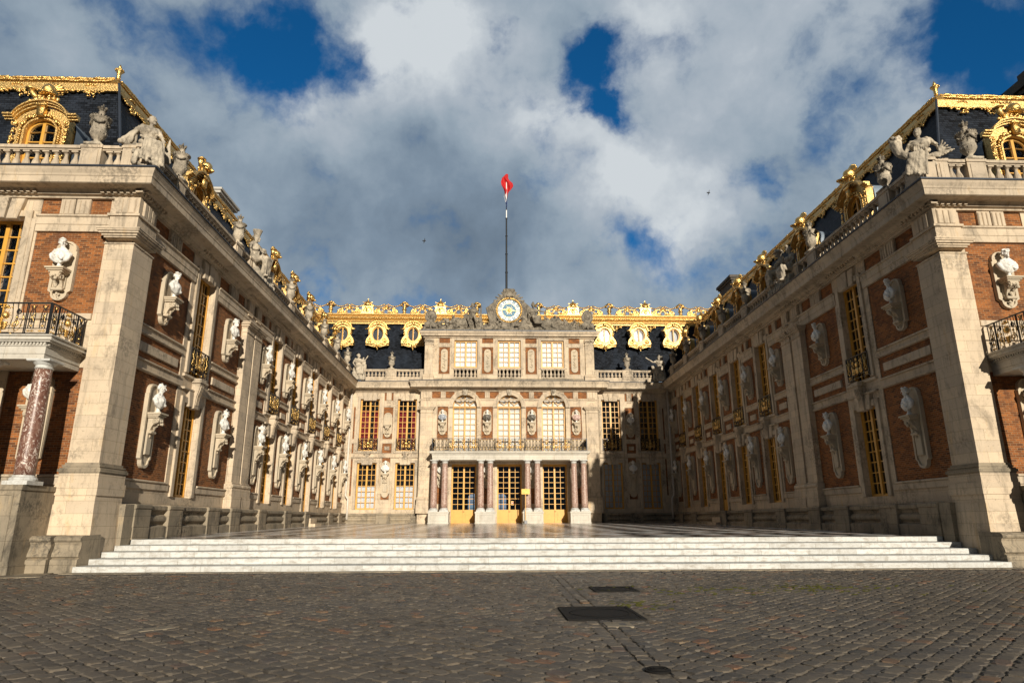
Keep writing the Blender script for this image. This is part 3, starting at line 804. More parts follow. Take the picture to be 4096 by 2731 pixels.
    wn = MB(); wn.box(-.50, -.43, -.2, -.1, 0, 1.6); wn.box(.43, .50, -.2, -.1, 0, 1.6); wn.box(-.05, .05, -.2, -.09, 0, 1.97); wn.box(-.43, .43, -.19, -.1, .0, .06)
    for z in (.62, 1.2): wn.box(-.43, .43, -.18, -.11, z, z+.035)
    wn.ring(arc(0, 1.55, .50, 0, 180, 14, .42)+[(0, 1.6)], arc(0, 1.55, .43, 0, 180, 14, .35)+[(0, 1.6)], -.2, -.101)
    d['win'] = wn.build('window_frame', 'yellow_paint', local=True)
    g = MB(); g.box(-.5, .5, -.17, -.165, 0, 1.97); d['pane'] = g.build('pane', 'window_glass', local=True)
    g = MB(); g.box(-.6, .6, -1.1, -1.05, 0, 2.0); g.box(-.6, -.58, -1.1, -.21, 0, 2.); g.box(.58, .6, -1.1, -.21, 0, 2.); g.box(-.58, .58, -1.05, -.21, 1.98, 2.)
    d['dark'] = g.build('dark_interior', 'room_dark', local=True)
    return d
DOR = dormer_parts()
def add_dormer(parent, F, u, w, z):
    p = F(u, w, z); r = place('dormer', DOR['front'], parent, p, F.rz)
    for nm, k in (('gilded_garland', 'garland'), ('gilded_trophy', 'trophy'), ('lead_roof', 'lead'), ('window_frame', 'win'), ('pane', 'pane'), ('dark_interior', 'dark')):
        place(nm, DOR[k], r, p, F.rz)
    return r

TRI = {}
def triglyph(parent, F, u, z0, z1, W, w=.0, groups=1):
    key = (round(z1-z0, 3), W, groups)
    if key not in TRI:
        mb = MB(); h = z1-z0; gw = W/groups
        for g in range(groups):
            c = -W/2+gw*(g+.5); hw = gw/2-.02
            mb.box(c-hw, c+hw, -.03, .05, 0, h)
            n = 3; bw = hw*2/n
            for i in range(n):
                x = c-hw+bw*i; mb.prism([(x+.012, .015), (x+bw-.012, .015), (x+bw-.012, h-.05), (x+.012, h-.05)], .049, .085, .018)
            mb.box(c-hw+.03, c+hw-.03, .0, .07, -.16, -.13)
            for i in range(5):
                x = c-hw+.04+(2*hw-.08)*i/4; mb.box(x-.02, x+.02, .0, .06, -.13, -.075)
        TRI[key] = mb.build('triglyph', 'trim_stone', local=True)
    return place('triglyph', TRI[key], parent, F(u, w, z0), F.rz)

def brick_panel(parent, F, u0, u1, z0, z1, w=0., slab=None, frame=.045, label=None):
    mb = MB(); mb.m('brick'); mb.box(u0-.01, u1+.01, w-.10, w-.035, z0-.01, z1+.01)
    if frame:
        mb.m('trim_stone'); rect_ring(mb, u0, u1, z0, z1, frame, w-.001, w+.022)
    if slab: mb.m('trim_stone'); mb.bbox(*slab[:2], w-.036, w+.035, *slab[2:], .01)
    return mb.build('brick_panel', None, parent, F, ((u0+u1)/2, w, z0))

PROJ = {}
def pilaster(parent, F, u0, u1, w, z0, zc0, zc1, zb, ped, nm='pilaster', ionic=False):
    """shaft, capital and base; zb = top of torus, ped = bottom of the pedestal block"""
    c = (u0+u1)/2; mb = MB(); mb.bbox(u0, u1, -.05, w, zb, zc0, .006)
    o = mb.build(nm, 'limestone', parent, F, (c, 0, ped))
    cp = MB(); e = w
    cp.bbox(u0-.03, u1+.03, -.05, e+.04, zc0, zc0+.04, .01); cp.bbox(u0, u1, -.05, e+.003, zc0+.04, zc1-.24, .004)
    h = zc1-.24
    if ionic:
        cp.bbox(u0-.04, u1+.04, -.05, e+.06, h+.1, zc1, .02)
        for s, uu in ((1, u0+.06), (-1, u1-.06)): spiral(cp, uu, h+.03, .10, 1.2, e+.05, .03, s, 90)
        leafy(cp, [(u0+.1, e+.04, h+.02), (u1-.1, e+.04, h+.02)], .05, 3)
    else:
        for k, (t, a, b) in enumerate(((.05, 0, .05), (.11, .05, .13), (.17, .13, .19), (.20, .19, .24))): cp.bbox(u0-t, u1+t, -.05, e+t, h+a, h+b-.001, .015)
    cp.build('capital', 'trim_stone', o, F, (c, 0, zc0))
    bs = MB(); bs.bbox(u0-.05, u1+.05, -.05, e+.05, zb-.07, zb, .02); bs.bbox(u0-.12, u1+.12, -.05, e+.12, zb-.25, zb-.071, .055)
    bs.bbox(u0-.10, u1+.10, -.05, e+.10, zb-.60, zb-.251, .008)
    if ped < zb-.62: bs.bbox(u0-.13, u1+.13, -.05, e+.13, ped, zb-.601, .01)
    bs.build('base', 'limestone', o, F, (c, 0, ped)); return o

# ------------------------------------------------------------------ setting: ground, court, steps
def CZ(y): return -.05+.0093*(y-YS)          # the court rises gently towards the back
def tri_box(name, mat, x0, x1, y0, y1, z0, z1):
    mb = MB(); mb.box(x0, x1, -y1, -y0, z0, z1); return mb.build(name, mat, None, ID, ((x0+x1)/2, -(y0+y1)/2, z0))
mb = MB(); n = mb.add([(-600, 60, GZ-.016), (600, 60, GZ-.016), (600, -900, GZ-.016), (-600, -900, GZ-.016)]); mb.face((n, n+1, n+2, n+3))
tag(mb.build('ground', 'joint_sand', None, ID, (0, 0, GZ)), kind='structure')
mb = MB(); n = mb.add([(x, -y, CZ(y)) for x, y in ((A_, YS), (B_, YS), (B_, YB), (A_, YB))]); mb.face((n, n+1, n+2, n+3))
tag(mb.build('court_floor', 'court_marble', None, ID, (1.6, -34, 0)), kind='structure')
st = empty('marble_steps', (1.67, 19, GZ)); tag(st, 'five wide white marble steps leading up to the court', 'steps', kind='structure')
rise = (CZ(YS)-GZ)/5
for i in range(5):
    y = YS-.6*(4-i); z1 = GZ+rise*(i+1); mb = MB(); ex = .0
    mb.bbox(A_+.40+ex, B_-.40-ex, -(YS+.3+.003*i), -y+.0, z1-rise+(.003 if i else -.01), z1+(0.002 if i == 4 else 0), .012)
    mb.build('step', 'white_step_marble', st, ID, (1.67, -y, z1-rise))
kb = MB(); kb.bbox(A_+.25, B_-.25, -17.7, -17.4, GZ-.05, GZ+.012, .01); tag(kb.build('kerb_strip', 'weathered_stone', None, ID, (1.67, -17.5, GZ)), kind='structure')

# cobbles: real stones set diagonally, in straight rows next to the steps and along the gutter
def cobbles():
    rnd = random.Random(5); mb = MB(); V = mb.v; Fc = mb.f
    holes = [(1.04, 2.08, 9.15, 10.45), (1.95, 2.76, 12.6, 13.45)]
    def inhole(x, y):
        for a, b, c, d in holes:
            if a-.1 < x < b+.1 and c-.1 < y < d+.1: return True
        return math.hypot(x-1.48, y-6.2) < .2
    def undul(x, y): return .012*noise.noise(Vector((x*.5, y*.5, 0)))+.006*noise.noise(Vector((x*2, y*2, 3)))
    def stone(cx, cy, L, W, ang, near):
        if inhole(cx, cy): return
        c, s = math.cos(ang), math.sin(ang); z = GZ+rnd.uniform(-.007, .005)+undul(cx, cy); tx, ty = rnd.uniform(-.035, .035), rnd.uniform(-.035, .035)
        hl, hw = L/2-.006, W/2-.006; n = len(V); k = .011
        def P(a, b, dz):
            j = .011
            a += rnd.uniform(-j, j); b += rnd.uniform(-j, j); V.append((cx+a*c-b*s, -(cy+a*s+b*c), z+dz+a*tx+b*ty))
        r = rnd.uniform(.25, .5)
        ring = [(-hl, -hw*(1-r)), (-hl*(1-r), -hw), (hl*(1-r), -hw), (hl, -hw*(1-r)), (hl, hw*(1-r)), (hl*(1-r), hw), (-hl*(1-r), hw), (-hl, hw*(1-r))]
        for a, b in ring: P(a, b, -.06)
        for a, b in ring: P(a*.985, b*.985, -k)
        for a, b in ring: P(a*.90, b*.87, -.002)
        V.append((cx, -cy, z+.001))
        for lv in (0, 8):
            for i in range(8): j = (i+1) % 8; Fc.append((n+lv+i, n+lv+j, n+lv+8+j, n+lv+8+i)); mb.mi.append(0)
        for i in range(8): j = (i+1) % 8; Fc.append((n+16+i, n+16+j, n+24)); mb.mi.append(0)
    # straight rows by the steps
    y = 17.31
    while y > 16.55:
        x = -13+rnd.random()*.1
        while x < 17: L = rnd.uniform(.22, .30); stone(x+L/2, y, L, .15, 0, 0); x += L
        y -= .155
    # gutter strip of three rows running away from the camera
    for k in range(3):
        y = 5.
        while y < 16.4:
            L = rnd.uniform(.19, .26); gx = 1.42+(16-y)*(-.012)+.165*k
            stone(gx, y+L/2, L, .16, PI/2, 0); y += L
    for side in (-1, 1):
        ang = R(45)*side; c, s = math.cos(ang), math.sin(ang)
        rw = .158; k = -180
        while k < 180:
            off = rnd.random()*.2; t = -22+off
            while t < 26:
                L = rnd.uniform(.175, .25); a = t+L/2; b = k*rw+.012*math.sin(a*1.3+k)
                cx = a*c-b*s+(1.4 if side > 0 else 1.4); cy = a*s+b*c+10
                t += L
                lim = 1.38+(16-cy)*(-.012)
                if cy < 4.4 or cy > 16.44 or abs(cx) > cy*.95+1.5: continue
                if side < 0 and cx > lim-.03: continue
                if side > 0 and cx < lim+.385: continue
                stone(cx, cy, L, rw, ang, 0)
            k += 1
    # the further rows at the foot of the wings
    for side, x0, x1 in ((-1, -17.5, -13.0), (1, 17.0, 20)):
        y = 17.2
        while y > 16.5:
            x = x0
            while x < x1: L = rnd.uniform(.22, .30); stone(x+L/2, y, L, .15, 0, 0); x += L
            y -= .155
    o = mb.build('cobblestones', 'cobble_stone', None, ID, (0, -10, GZ)); tag(o, kind='stuff', label='dark grey rectangular cobblestones in front of the steps', cat='cobblestones')
cobbles()
# moss in the joints
mb = MB(); rnd = random.Random(9)
for i in range(230):
    x = rnd.gauss(5.6, 1.5); y = rnd.gauss(12.8, .45)
    if rnd.random() < .12: x, y = rnd.gauss(2.3, .25), rnd.gauss(10.7, .25)
    u = round((x+y)/.1117/1.414)*.158; mb.ell((x, -y, GZ-.006), (rnd.uniform(.02, .07), rnd.uniform(.01, .03), .014), 6, 4)
tag(mb.build('moss_patches', 'moss', None, ID, (5, -12, GZ)), 'yellow green moss between the cobbles', 'moss', kind='stuff')
def cover(name, x0, x1, y0, y1, label):
    e = empty(name, ((x0+x1)/2, (y0+y1)/2, GZ)); tag(e, label, 'manhole cover', 'square covers in the cobbles'); cx, cy = (x0+x1)/2, (y0+y1)/2
    f = MB(); t = .05
    f.box(x0, x1, -y0-t, -y0, GZ-.06, GZ+.006); f.box(x0, x1, -y1, -y1+t, GZ-.06, GZ+.006); f.box(x0, x0+t, -y1+t, -y0-t, GZ-.06, GZ+.005); f.box(x1-t, x1, -y1+t, -y0-t, GZ-.06, GZ+.005)
    f.build('frame', 'cast_iron_cover', e, ID, (cx, -cy, GZ))
    p = MB(); p.box(x0+t+.004, x1-t-.004, -y1+t+.004, -y0-t-.004, GZ-.06, GZ-.001)
    rr = min(x1-x0, y1-y0)*.40
    p.tube([(cx+rr*math.cos(a*PI/18), -cy+rr*math.sin(a*PI/18), GZ+.001) for a in range(36)], .007, 4, closed=True); p.box(cx-.04, cx+.04, -cy-.02, -cy+.02, GZ-.02, GZ+.004)
    p.build('plate', 'cast_iron_cover', e, ID, (cx, -cy, GZ))
cover('manhole_cover', 1.04, 2.08, 9.15, 10.45, 'large dark square iron cover with a ring pattern in the cobbles')
cover('manhole_cover', 1.95, 2.76, 12.6, 13.45, 'smaller dark square iron cover nearer the steps')
e = empty('drain_cover', (1.48, 6.2, GZ)); tag(e, 'small round iron cover with rings at the bottom edge of the cobbles', 'drain cover')
mb = MB(); mb.lathe([(.115, -.05), (.115, .0), (.09, .004)], (1.48, -6.2, GZ), 20)
for r_ in (.03, .06, .09): mb.tube([(1.48+r_*math.cos(a*PI/12), -6.2+r_*math.sin(a*PI/12), GZ+.006) for a in range(24)], .006, 4, closed=True)
mb.build('plate', 'cast_iron_cover', e, ID, (1.48, -6.2, GZ))
def slab(x, y, L, W, ang, label):
    mb = MB(); c, s = math.cos(ang), math.sin(ang); n = mb.add([(x+a*c-b*s, -(y+a*s+b*c), GZ+dz) for dz in (-.06, .004) for a, b in ((-L/2, -W/2), (L/2, -W/2), (L/2, W/2), (-L/2, W/2))])
    for q in ((3,2,1,0),(4,5,6,7),(0,1,5,4),(1,2,6,5),(2,3,7,6),(3,0,4,7)): mb.face([n+i for i in q])
    tag(mb.build('pale_paving_slab', 'weathered_stone', None, ID, (x, -y, GZ)), label, 'paving slab')
slab(1.62, 8.72, .33, .34, 0, 'pale stone slab set in the cobbles just below the large iron cover'); slab(-4.1, 8.62, .62, .20, R(45), 'pale grey slab let into the cobbles on the left')
slab(-11.6, 16.9, 1.9, 1.3, R(20), 'thin stone slab on the ground before the left plinth')

# ------------------------------------------------------------------ wings
WIN = [24.0]+[32.7+3.68*k for k in range(5)]
PAN_NEAR = [(19.62, 22.78), (25.15, 27.95)]
PAN_FAR = [(30.02, 31.62)]+[(33.80+3.68*k, 35.29+3.68*k) for k in range(4)]+[(48.50, 49.85)]
ZU0, ZU1, ZL0, ZL1 = 6.42, 8.88, 1.70, 4.98        # brick panels, upper and lower
URN_Y = [20.6, 26.1, 33.7, 37.4, 41.1, 44.8, 48.35]
ORD = ['nearest', 'second', 'third', 'fourth', 'fifth', 'sixth', 'seventh', 'farthest']
PATH = [(-24, YN), (A_, YN), (A_, YB), (-5.25, YB), (-5.25, YB-OP), (8.35, YB-OP), (8.35, YB), (B_, YB), (B_, YN), (27, YN)]
CORN = [(-.02, 9.96), (.10, 9.96), (.12, 10.02), (.22, 10.04), (.24, 10.10), (.30, 10.15), (.34, 10.17), (.66, 10.17), (.70, 10.19), (.70, 10.38), (.72, 10.40), (.73, 10.46), (.78, 10.56), (.80, 10.62), (.80, 10.645), (-.3, 10.645)]
LEADP = [(.74, 10.646), (.84, 10.646), (.85, 10.69), (.60, 10.70), (-.6, 10.73)]
ARCH = [(-.02, 8.885), (.055, 8.885), (.055, 9.10), (.075, 9.105), (.075, 9.33), (.13, 9.36), (.13, 9.405), (-.02, 9.41)]
STYL = [(-.05, .935), (.42, .93), (.47, .90), (.47, .80), (.44, .78), (.36, .74), (.35, .66), (.40, .63), (.45, .58), (.46, .52), (.45, .46), (.40, .41), (.36, .38), (.37, .32), (.48, .30), (.50, .28), (.50, -.3), (-.05, -.3)]
def wing(side):
    F = FL if side < 0 else FR; S_ = 'left' if side < 0 else 'right'
    X = (lambda x: x) if side < 0 else (lambda x: A_+B_-x)      # mirror of the front facade
    root = empty('palace_wing', (A_-4 if side < 0 else B_+4, 34, GZ))
    tag(root, 'sunlit brick and stone palace wing on the left side of the court' if side < 0 else 'brick and stone palace wing on the right, its long side in shade', 'palace wing', 'two brick wings of the palace')
    segs = [0, 1] if side < 0 else [7, 8]
    # --- court wall
    pans = PAN_NEAR+PAN_FAR; holes = []
    for i, (a, b) in enumerate(pans):
        holes += [(a, b, ZU0, ZU1, .05), (a, b, ZL0, ZL1, .05), (a+(.0 if i < 2 else .0), b, 5.36, 6.10, .05), (a+.03, b-.03, 9.42, 9.95, .05)]
    for k, c in enumerate(WIN): holes += [(c-.70, c+.70, 5.55, 9.35, .45), (c-.70, c+.70, (.60 if k == 3 else 1.25), 4.50, .45)]
    grid_wall(YN+.02, YB+.5, GZ, 10.66, holes).build('wall', 'limestone', root, F, (34, 0, GZ))
    for i, (a, b) in enumerate(pans):
        near = i < 2
        brick_panel(root, F, a, b, ZU0, ZU1, frame=0 if near else .05); brick_panel(root, F, a, b, ZL0, ZL1, frame=0 if near else .05)
        m_ = (a+b)/2; hl = (b-a)/2-(.28 if near else .38)
        brick_panel(root, F, a, b, 5.36, 6.10, slab=(m_-hl, m_+hl, 5.57, 5.86), frame=.0 if near else .045)
        brick_panel(root, F, a+.03, b-.03, 9.42, 9.95, frame=0)
        triglyph(root, F, m_, 9.42, 9.95, .86 if near else .42, groups=2 if near else 1)
        for nm, q in (('sill', (a-.04, b+.04, -.02, .09, ZL0-.07, ZL0-.001, .02)), ('apron', (a-.16, b+.16, -.02, .05, 1.42, ZL0-.072, .01)),   # sills and bands
                      ('moulding', (a-.001, b+.001, -.02, .06, 6.11, 6.17, .01)), ('string_course', (a-.001, b+.001, -.02, .085, 4.985, 5.05, .015)),
                      ('moulding', (a-.001, b+.001, -.02, .065, 5.30, 5.35, .01)), ('moulding', (a-.001, b+.001, -.02, .065, ZU0-.06, ZU0-.001, .01))):
            mb = MB(); mb.bbox(*q); mb.build(nm, 'trim_stone', root, F, (m_, 0, q[4]))
        nu = m_ if not i == 0 else 21.1
        if i == 1: nu = 26.42
        add_niche(root, F, nu, 7.60, False); add_niche(root, F, nu, 3.76, True)
    # --- windows
    for k, c in enumerate(WIN):
        up = add_window(root, F, c, 5.5, 1.4, 3.86, 9, 'rect', 'near' if side < 0 else 'drawn', w=-.17)
        if k == 3: add_window(root, F, c, .60, 1.4, 3.90, 7, 'door', 'drawn', w=-.17)
        else: add_window(root, F, c, 1.25, 1.4, 3.25, 8, 'rect', ('near' if k != 1 else 'drawn') if side < 0 else ('white' if k in (2, 4) else 'drawn'), w=-.17)
        mb = MB()
        rect_ring(mb, c-.70, c+.70, 1.25 if k != 3 else .95, 4.50, .22, -.02, .075, bottom=False); rect_ring(mb, c-.70, c+.70, 5.55, 9.35, .22, -.021, .075, bottom=False)
        mb.bbox(c-.98, c+.98, -.02, .13, 4.95, 5.03, .02)             # hood of the lower window
        mb.bbox(c-1.02, c+1.02, -.019, .09, 5.40, 5.50, .02)
        # voussoirs of the two lintels
        for z0, z1, wd in ((4.40, 4.95, .30), (9.25, 9.90, .34)):
            for s in (-1, 0, 1):
                lo, hi = s*wd, s*wd*1.25; h = .12 if s else .16
                mb.prism([(c+lo-wd*.47, z0), (c+lo+wd*.47, z0), (c+hi+wd*.56, z1), (c+hi-wd*.56, z1)], -.02, h, .02)
        mb.build('window_surround', 'trim_stone', root, F, (c, 0, 5))
        cb = MB(); cb.bbox(c-.24, c+.24, -.02, .34, 5.30, 5.46, .02); cb.uprism([(-.02, 5.295), (.30, 5.295), (.28, 5.1), (.2, 4.8), (.17, 4.38), (-.02, 4.36)], c-.17, c+.17)
        for x in (-.09, 0, .09): cb.uprism([(.0, 5.2), (.325, 5.2), (.30, 5.05), (.225, 4.8), (.195, 4.5), (0, 4.5)], c+x-.022, c+x+.022)
        cb.build('console', 'trim_stone', root, F, (c, 0, 4.4))
        add_railing(root, F, c, 5.60, .10)
    # --- pilasters
    pilaster(root, F, 27.99, 28.86, .20, 0, 8.42, 8.88, 2.0, .90); pilaster(root, F, 29.03, 29.93, .20, 0, 8.42, 8.88, 2.0, .90)
    for c, g in ((28.42, 1), (29.48, 1)): triglyph(root, F, c, 9.42, 9.95, .62, w=.06, groups=1)
    # corner pilaster wraps round both faces
    xa, xb = sorted((X(-11.46), X(-10.62)))
    def cbox(mb, gx, gy, z0, z1, c=.01, extra=0): # grows out by gx/gy
        x0, x1 = (xa-gx, xb+gx) ; mb.box(x0, x1, -(19.6+gy), -(18.48-gy), z0, z1, taper=extra)
    mb = MB(); cbox(mb, 0, 0, 1.98, 8.44); pc = mb.build('corner_pilaster', 'limestone', root, ID, (X(-11.04), -19, GZ))
    mb = MB()
    for g, a, b in ((.03, 8.42, 8.46), (.05, 8.62, 8.67), (.10, 8.67, 8.73), (.16, 8.73, 8.79), (.20, 8.79, 8.84), (.22, 8.84, 8.885)): cbox(mb, g, g, a+.001, b)
    mb.build('capital', 'trim_stone', pc, ID, (X(-11.04), -19, 8.4))
    mb = MB()
    for g, a, b in ((.04, 1.93, 2.0), (.09, 1.89, 1.931), (.07, 1.86, 1.891), (.12, 1.825, 1.861), (.15, 1.75, 1.826), (.12, 1.71, 1.751)): cbox(mb, g, g, a, b)
    mb.build('base_moulding', 'weathered_stone', pc, ID, (X(-11.04), -19, 1.7))
    mb = MB(); cbox(mb, .11, .11, 1.46, 1.711); cbox(mb, .14, .14, 1.13, 1.461); cbox(mb, .11, .11, .90, 1.131)
    x0, x1 = xa-.12, xb+.12; n = mb.add([(x0-.08, -19.8, GZ-.05), (x1+.08, -19.8, GZ-.05), (x1+.08, -18.28, GZ-.05), (x0-.08, -18.28, GZ-.05), (x0, -19.75, .901), (x1, -19.75, .901), (x1, -18.35, .901), (x0, -18.35, .901)])
    for q in ((0,3,2,1),(4,5,6,7),(0,1,5,4),(1,2,6,5),(2,3,7,6),(3,0,4,7)): mb.face([n+i for i in q])
    mb.build('pedestal', 'limestone', pc, ID, (X(-11.04), -19, GZ))
    for u_, F_ in ((X(-11.04), FF), ): triglyph(root, F_, u_, 9.42, 9.95, .6, w=.14)
    triglyph(root, F, 19.05, 9.42, 9.95, .7, w=.14)
    # --- entablature, plinth
    sweep(PATH, CORN, segs).build('cornice', 'trim_stone', root, ID, (X(A_), -34, 10))
    sweep(PATH, LEADP, segs).build('lead_flashing', 'dark_lead', root, ID, (X(A_), -34, 10))
    ed = [19.6]+[v for c in WIN for v in (c-1.0, c+1.0)]+[YB+.1]
    for a, b in zip(ed[::2], ed[1::2]):
        mb = MB(); mb.uprism(ARCH, a, b); mb.build('architrave', 'trim_stone', root, F, ((a+b)/2, 0, 9))
    for a, b in ((-11.45, -13.70), (-15.80, -24)):
        a, b = sorted((X(a), X(b))); mb = MB(); mb.uprism(ARCH, a, b); mb.build('architrave', 'trim_stone', root, FF, ((a+b)/2, 0, 9))
    mb = MB(); cbox(mb, .0, .0, 8.886, 9.33); cbox(mb, .06, .06, 9.331, 9.405); cbox(mb, -.03, -.03, 9.406, 9.97); mb.build('corner_block', 'trim_stone', pc, ID, (X(-11.04), -19, 9))
    for a, b in ((18.3, 19.9), (22.9, 25.1), (27.9, 30.0))+tuple((c-1., c+1.) for c in WIN[1:]):
        mb = MB(); t = a; mb.box(a, b+.1, .09, .25, 10.10, 10.16)
        while t < b: mb.box(t, t+.10, .10, .31, 10.05, 10.155); t += .19
        mb.build('dentil_course', 'trim_stone', root, F, ((a+b)/2, 0, 10))
    for a, b in ((-11.8, -10.5), (-15.9, -13.7)):
        a, b = sorted((X(a), X(b))); mb = MB(); t = a; mb.box(a, b+.1, .09, .25, 10.10, 10.16)
        while t < b: mb.box(t, t+.10, .10, .31, 10.05, 10.155); t += .19
        mb.build('dentil_course', 'trim_stone', root, FF, ((a+b)/2, 0, 10))
    s2 = [1] if side < 0 else [7]
    pth = list(PATH); pth[0] = (A_, 10); pth[9] = (B_, 10); pth[1] = (A_, 20.1); pth[8] = (B_, 20.1)
    sweep(pth, STYL, s2).build('plinth', 'weathered_stone', root, ID, (X(A_), -34, 0))
    for a, b in ((20.10, 21.04), (22.22, 23.2), (25.27, 26.33), (27.5, 28.5), (30.8, 31.8), (34.73, 35.8), (38.55, 39.54), (43.3, 46.2), (47.2, 48.2)):
        if (a+b)/2 > 40 and b-a > 2: a, b = 44.2, 45.3
        mb = MB(); mb.bbox(a, b, .0, .53, .282, .80, .012); mb.bbox(a-.02, b+.02, .0, .55, .801, .945, .03); mb.bbox(a, b, 0, .535, -.3, .28, .012)
        mb.build('plinth_die', 'weathered_stone', root, F, ((a+b)/2, .3, 0))
    mb = MB(); mb.box(19.6, 20.098, 0, .49, -.7, .93); mb.build('plinth_end', 'weathered_stone', root, F, (19.9, .2, 0))
    if True:
        mb = MB(); c = WIN[3]; mb.bbox(c-.75, c+.75, .0, .9, -.2, .28, .01); mb.bbox(c-.7, c+.7, .0, .62, .281, .58, .01); mb.build('door_step', 'limestone', root, F, (c, .3, 0))
    # --- front facade
    c0 = X(-14.75); lo, hi = sorted((X(A_), X(-24))); hs = []
    fp = [(-13.66, -11.60), ( -17.9, -15.84)]
    for a, b in fp:
        q0, q1 = sorted((X(a), X(b))); hs += [(q0, q1, 6.30, ZU1, .05), (q0, q1, ZL0, 4.7, .05), (q0, q1, 9.42, 9.95, .05)]
    hs += [(c0-.7, c0+.7, 5.32, 9.35, .45), (c0-.7, c0+.7, .5, 4.50, .45)]
    grid_wall(lo, hi, GZ, 10.66, hs).build('wall', 'limestone', root, FF, ((lo+hi)/2, 0, GZ))
    for a, b in fp:
        q0, q1 = sorted((X(a), X(b))); m_ = (q0+q1)/2
        brick_panel(root, FF, q0, q1, 6.30, ZU1, frame=0); brick_panel(root, FF, q0, q1, ZL0, 4.7, frame=0); brick_panel(root, FF, q0, q1, 9.42, 9.95, frame=0); triglyph(root, FF, m_, 9.42, 9.95, .92, groups=2)
        for nm, q in (('string_course', (q0, q1, -.02, .07, 6.12, 6.299, .01)), ('sill', (q0-.04, q1+.04, -.02, .09, ZL0-.07, ZL0-.001, .02)), ('apron', (q0-.05, q1+.05, -.02, .05, 1.42, ZL0-.072, .01))):
            mb = MB(); mb.bbox(*q); mb.build(nm, 'trim_stone', root, FF, (m_, 0, q[4]))
        add_niche(root, FF, m_, 7.60, False); add_niche(root, FF, m_, 3.55, True)
    add_window(root, FF, c0, 5.30, 1.4, 4.05, 9, 'rect', 'dark'); add_window(root, FF, c0, .5, 1.4, 4.0, 7, 'door', 'dark')
    mb = MB(); rect_ring(mb, c0-.70, c0+.70, 5.32, 9.35, .2, -.021, .075, bottom=False); mb.bbox(c0-1.02, c0-.72, -.02, .05, 5.3, 9.3, .01); mb.bbox(c0+.72, c0+1.02, -.02, .05, 5.3, 9.3, .01)
    for s in (-1, 0, 1):
        lo_, hi_ = s*.34, s*.44; mb.prism([(c0+lo_-.16, 9.25), (c0+lo_+.16, 9.25), (c0+hi_+.2, 9.92), (c0+hi_-.2, 9.92)], -.02, .14 if s else .2, .02)
    mb.build('window_surround', 'trim_stone', root, FF, (c0, 0, 5))
    portico(root, FF, c0, 1.65, [-2.82, -1.40, 1.40, 2.82], 3.26, 5.20, 1.35, GZ, curved=True)
    # curved plinth at the foot of the front facade
    pr = [(0, .12), (.9, .10), (.98, .05), (.98, -.02), (.93, -.05), (.90, -.12), (.92, -.22), (.97, -.32), (.98, -.40), (.92, -.44), (1.0, -.48), (1.0, GZ-.05), (0, GZ-.05)]
    mb = MB(); q0, q1 = sorted((X(-11.05), X(-10.38))); mb.uprism([(w-.1 if w else w, z) for w, z in pr], q0, q1)
    mb.build('front_plinth', 'weathered_stone', root, FF, (X(-10.7), 0, GZ))
    mb = MB(); q0, q1 = sorted((X(-12.5), X(-11.07))); mb.uprism([(w+.02 if w else w, z+.004) for w, z in pr], q0, q1)
    mb.build('front_plinth', 'weathered_stone', root, FF, (X(-11.8), 0, GZ))
    mb = MB(); q0, q1 = sorted((X(-24), X(-12.6))); mb.uprism([(w+.3 if w else w, z+.002) for w, z in pr], q0, q1)
    mb.build('front_plinth', 'weathered_stone', root, FF, (X(-15), 0, GZ))
    # --- balustrade
    z0, z1 = 10.70, 11.66
    peds = [(18.30, 19.3), (20.24, 20.87), (25.55, 26.3)]+[(y-.42, y+.42) for y in URN_Y[2:]]+[(27.2, 29.4)]
    peds.sort(); runs = [(a[1]+.08, b[0]-.08) for a, b in zip(peds, peds[1:])]; runs.append((peds[-1][1]+.08, YB-.62))
    balustrade(root, F, runs, peds, z0, z1, .12)
    xs = [(-11.30, -10.60), (-12.62, -12.0)]; pf = [tuple(sorted((X(a), X(b)))) for a, b in xs]+[tuple(sorted((X(-17.5), X(-16.9))))]
    pf.sort(); pf[-1 if side < 0 else 0] = tuple(sorted((X(-11.36), X(-10.98)))); rf = [(a[1]+.08, b[0]-.08) for a, b in zip(pf, pf[1:])]
    balustrade(root, FF, rf, pf, z0+.004, z1+.004, .12)
    # --- roof
    dz = 11.0; YI = 21.3; xi = X(-13.8); xo = X(A_-1.5); H = 16.1; far = X(-24)
    mb = MB(); yo = YN+1.4
    n = mb.add([(xo, -yo, dz), (xo, -(YB+.9), dz), (xi, -(YB+.9), H), (xi, -YI, H), (far, -yo, dz), (far, -YI, H), (far, -(YB+.9), H)])
    mb.face((n, n+1, n+2, n+3)); mb.face((n, n+3, n+5, n+4)); mb.face((n+3, n+2, n+6, n+5))
    rf_ = mb.build('roof', 'slate', root, ID, (xi, -34, dz))
    ro = [(far, YI), (xi, YI), (xi, YB+.9)] if side < 0 else [(xi, YB+.9), (xi, YI), (far, YI)]
    sl = (YI-yo)/(H-dz)                         # slope: outward per metre down
    gp = [(.02, H+.02), (.10, H+.02), (.20, H-.06), (.26, H-.14), (.20, H-.22), (.12, H-.24), (.14, H-.28), (.27, H-.30), (.27, H-.46), (.20+.5*sl, H-.50), (.12+.7*sl, H-.62), (.0, H-.62)]
    sweep(ro, gp).build('gilded_ridge', 'gilding_plain', rf_, ID, (xi, -YI, H))
    g = MB(); rr = random.Random(21+side)
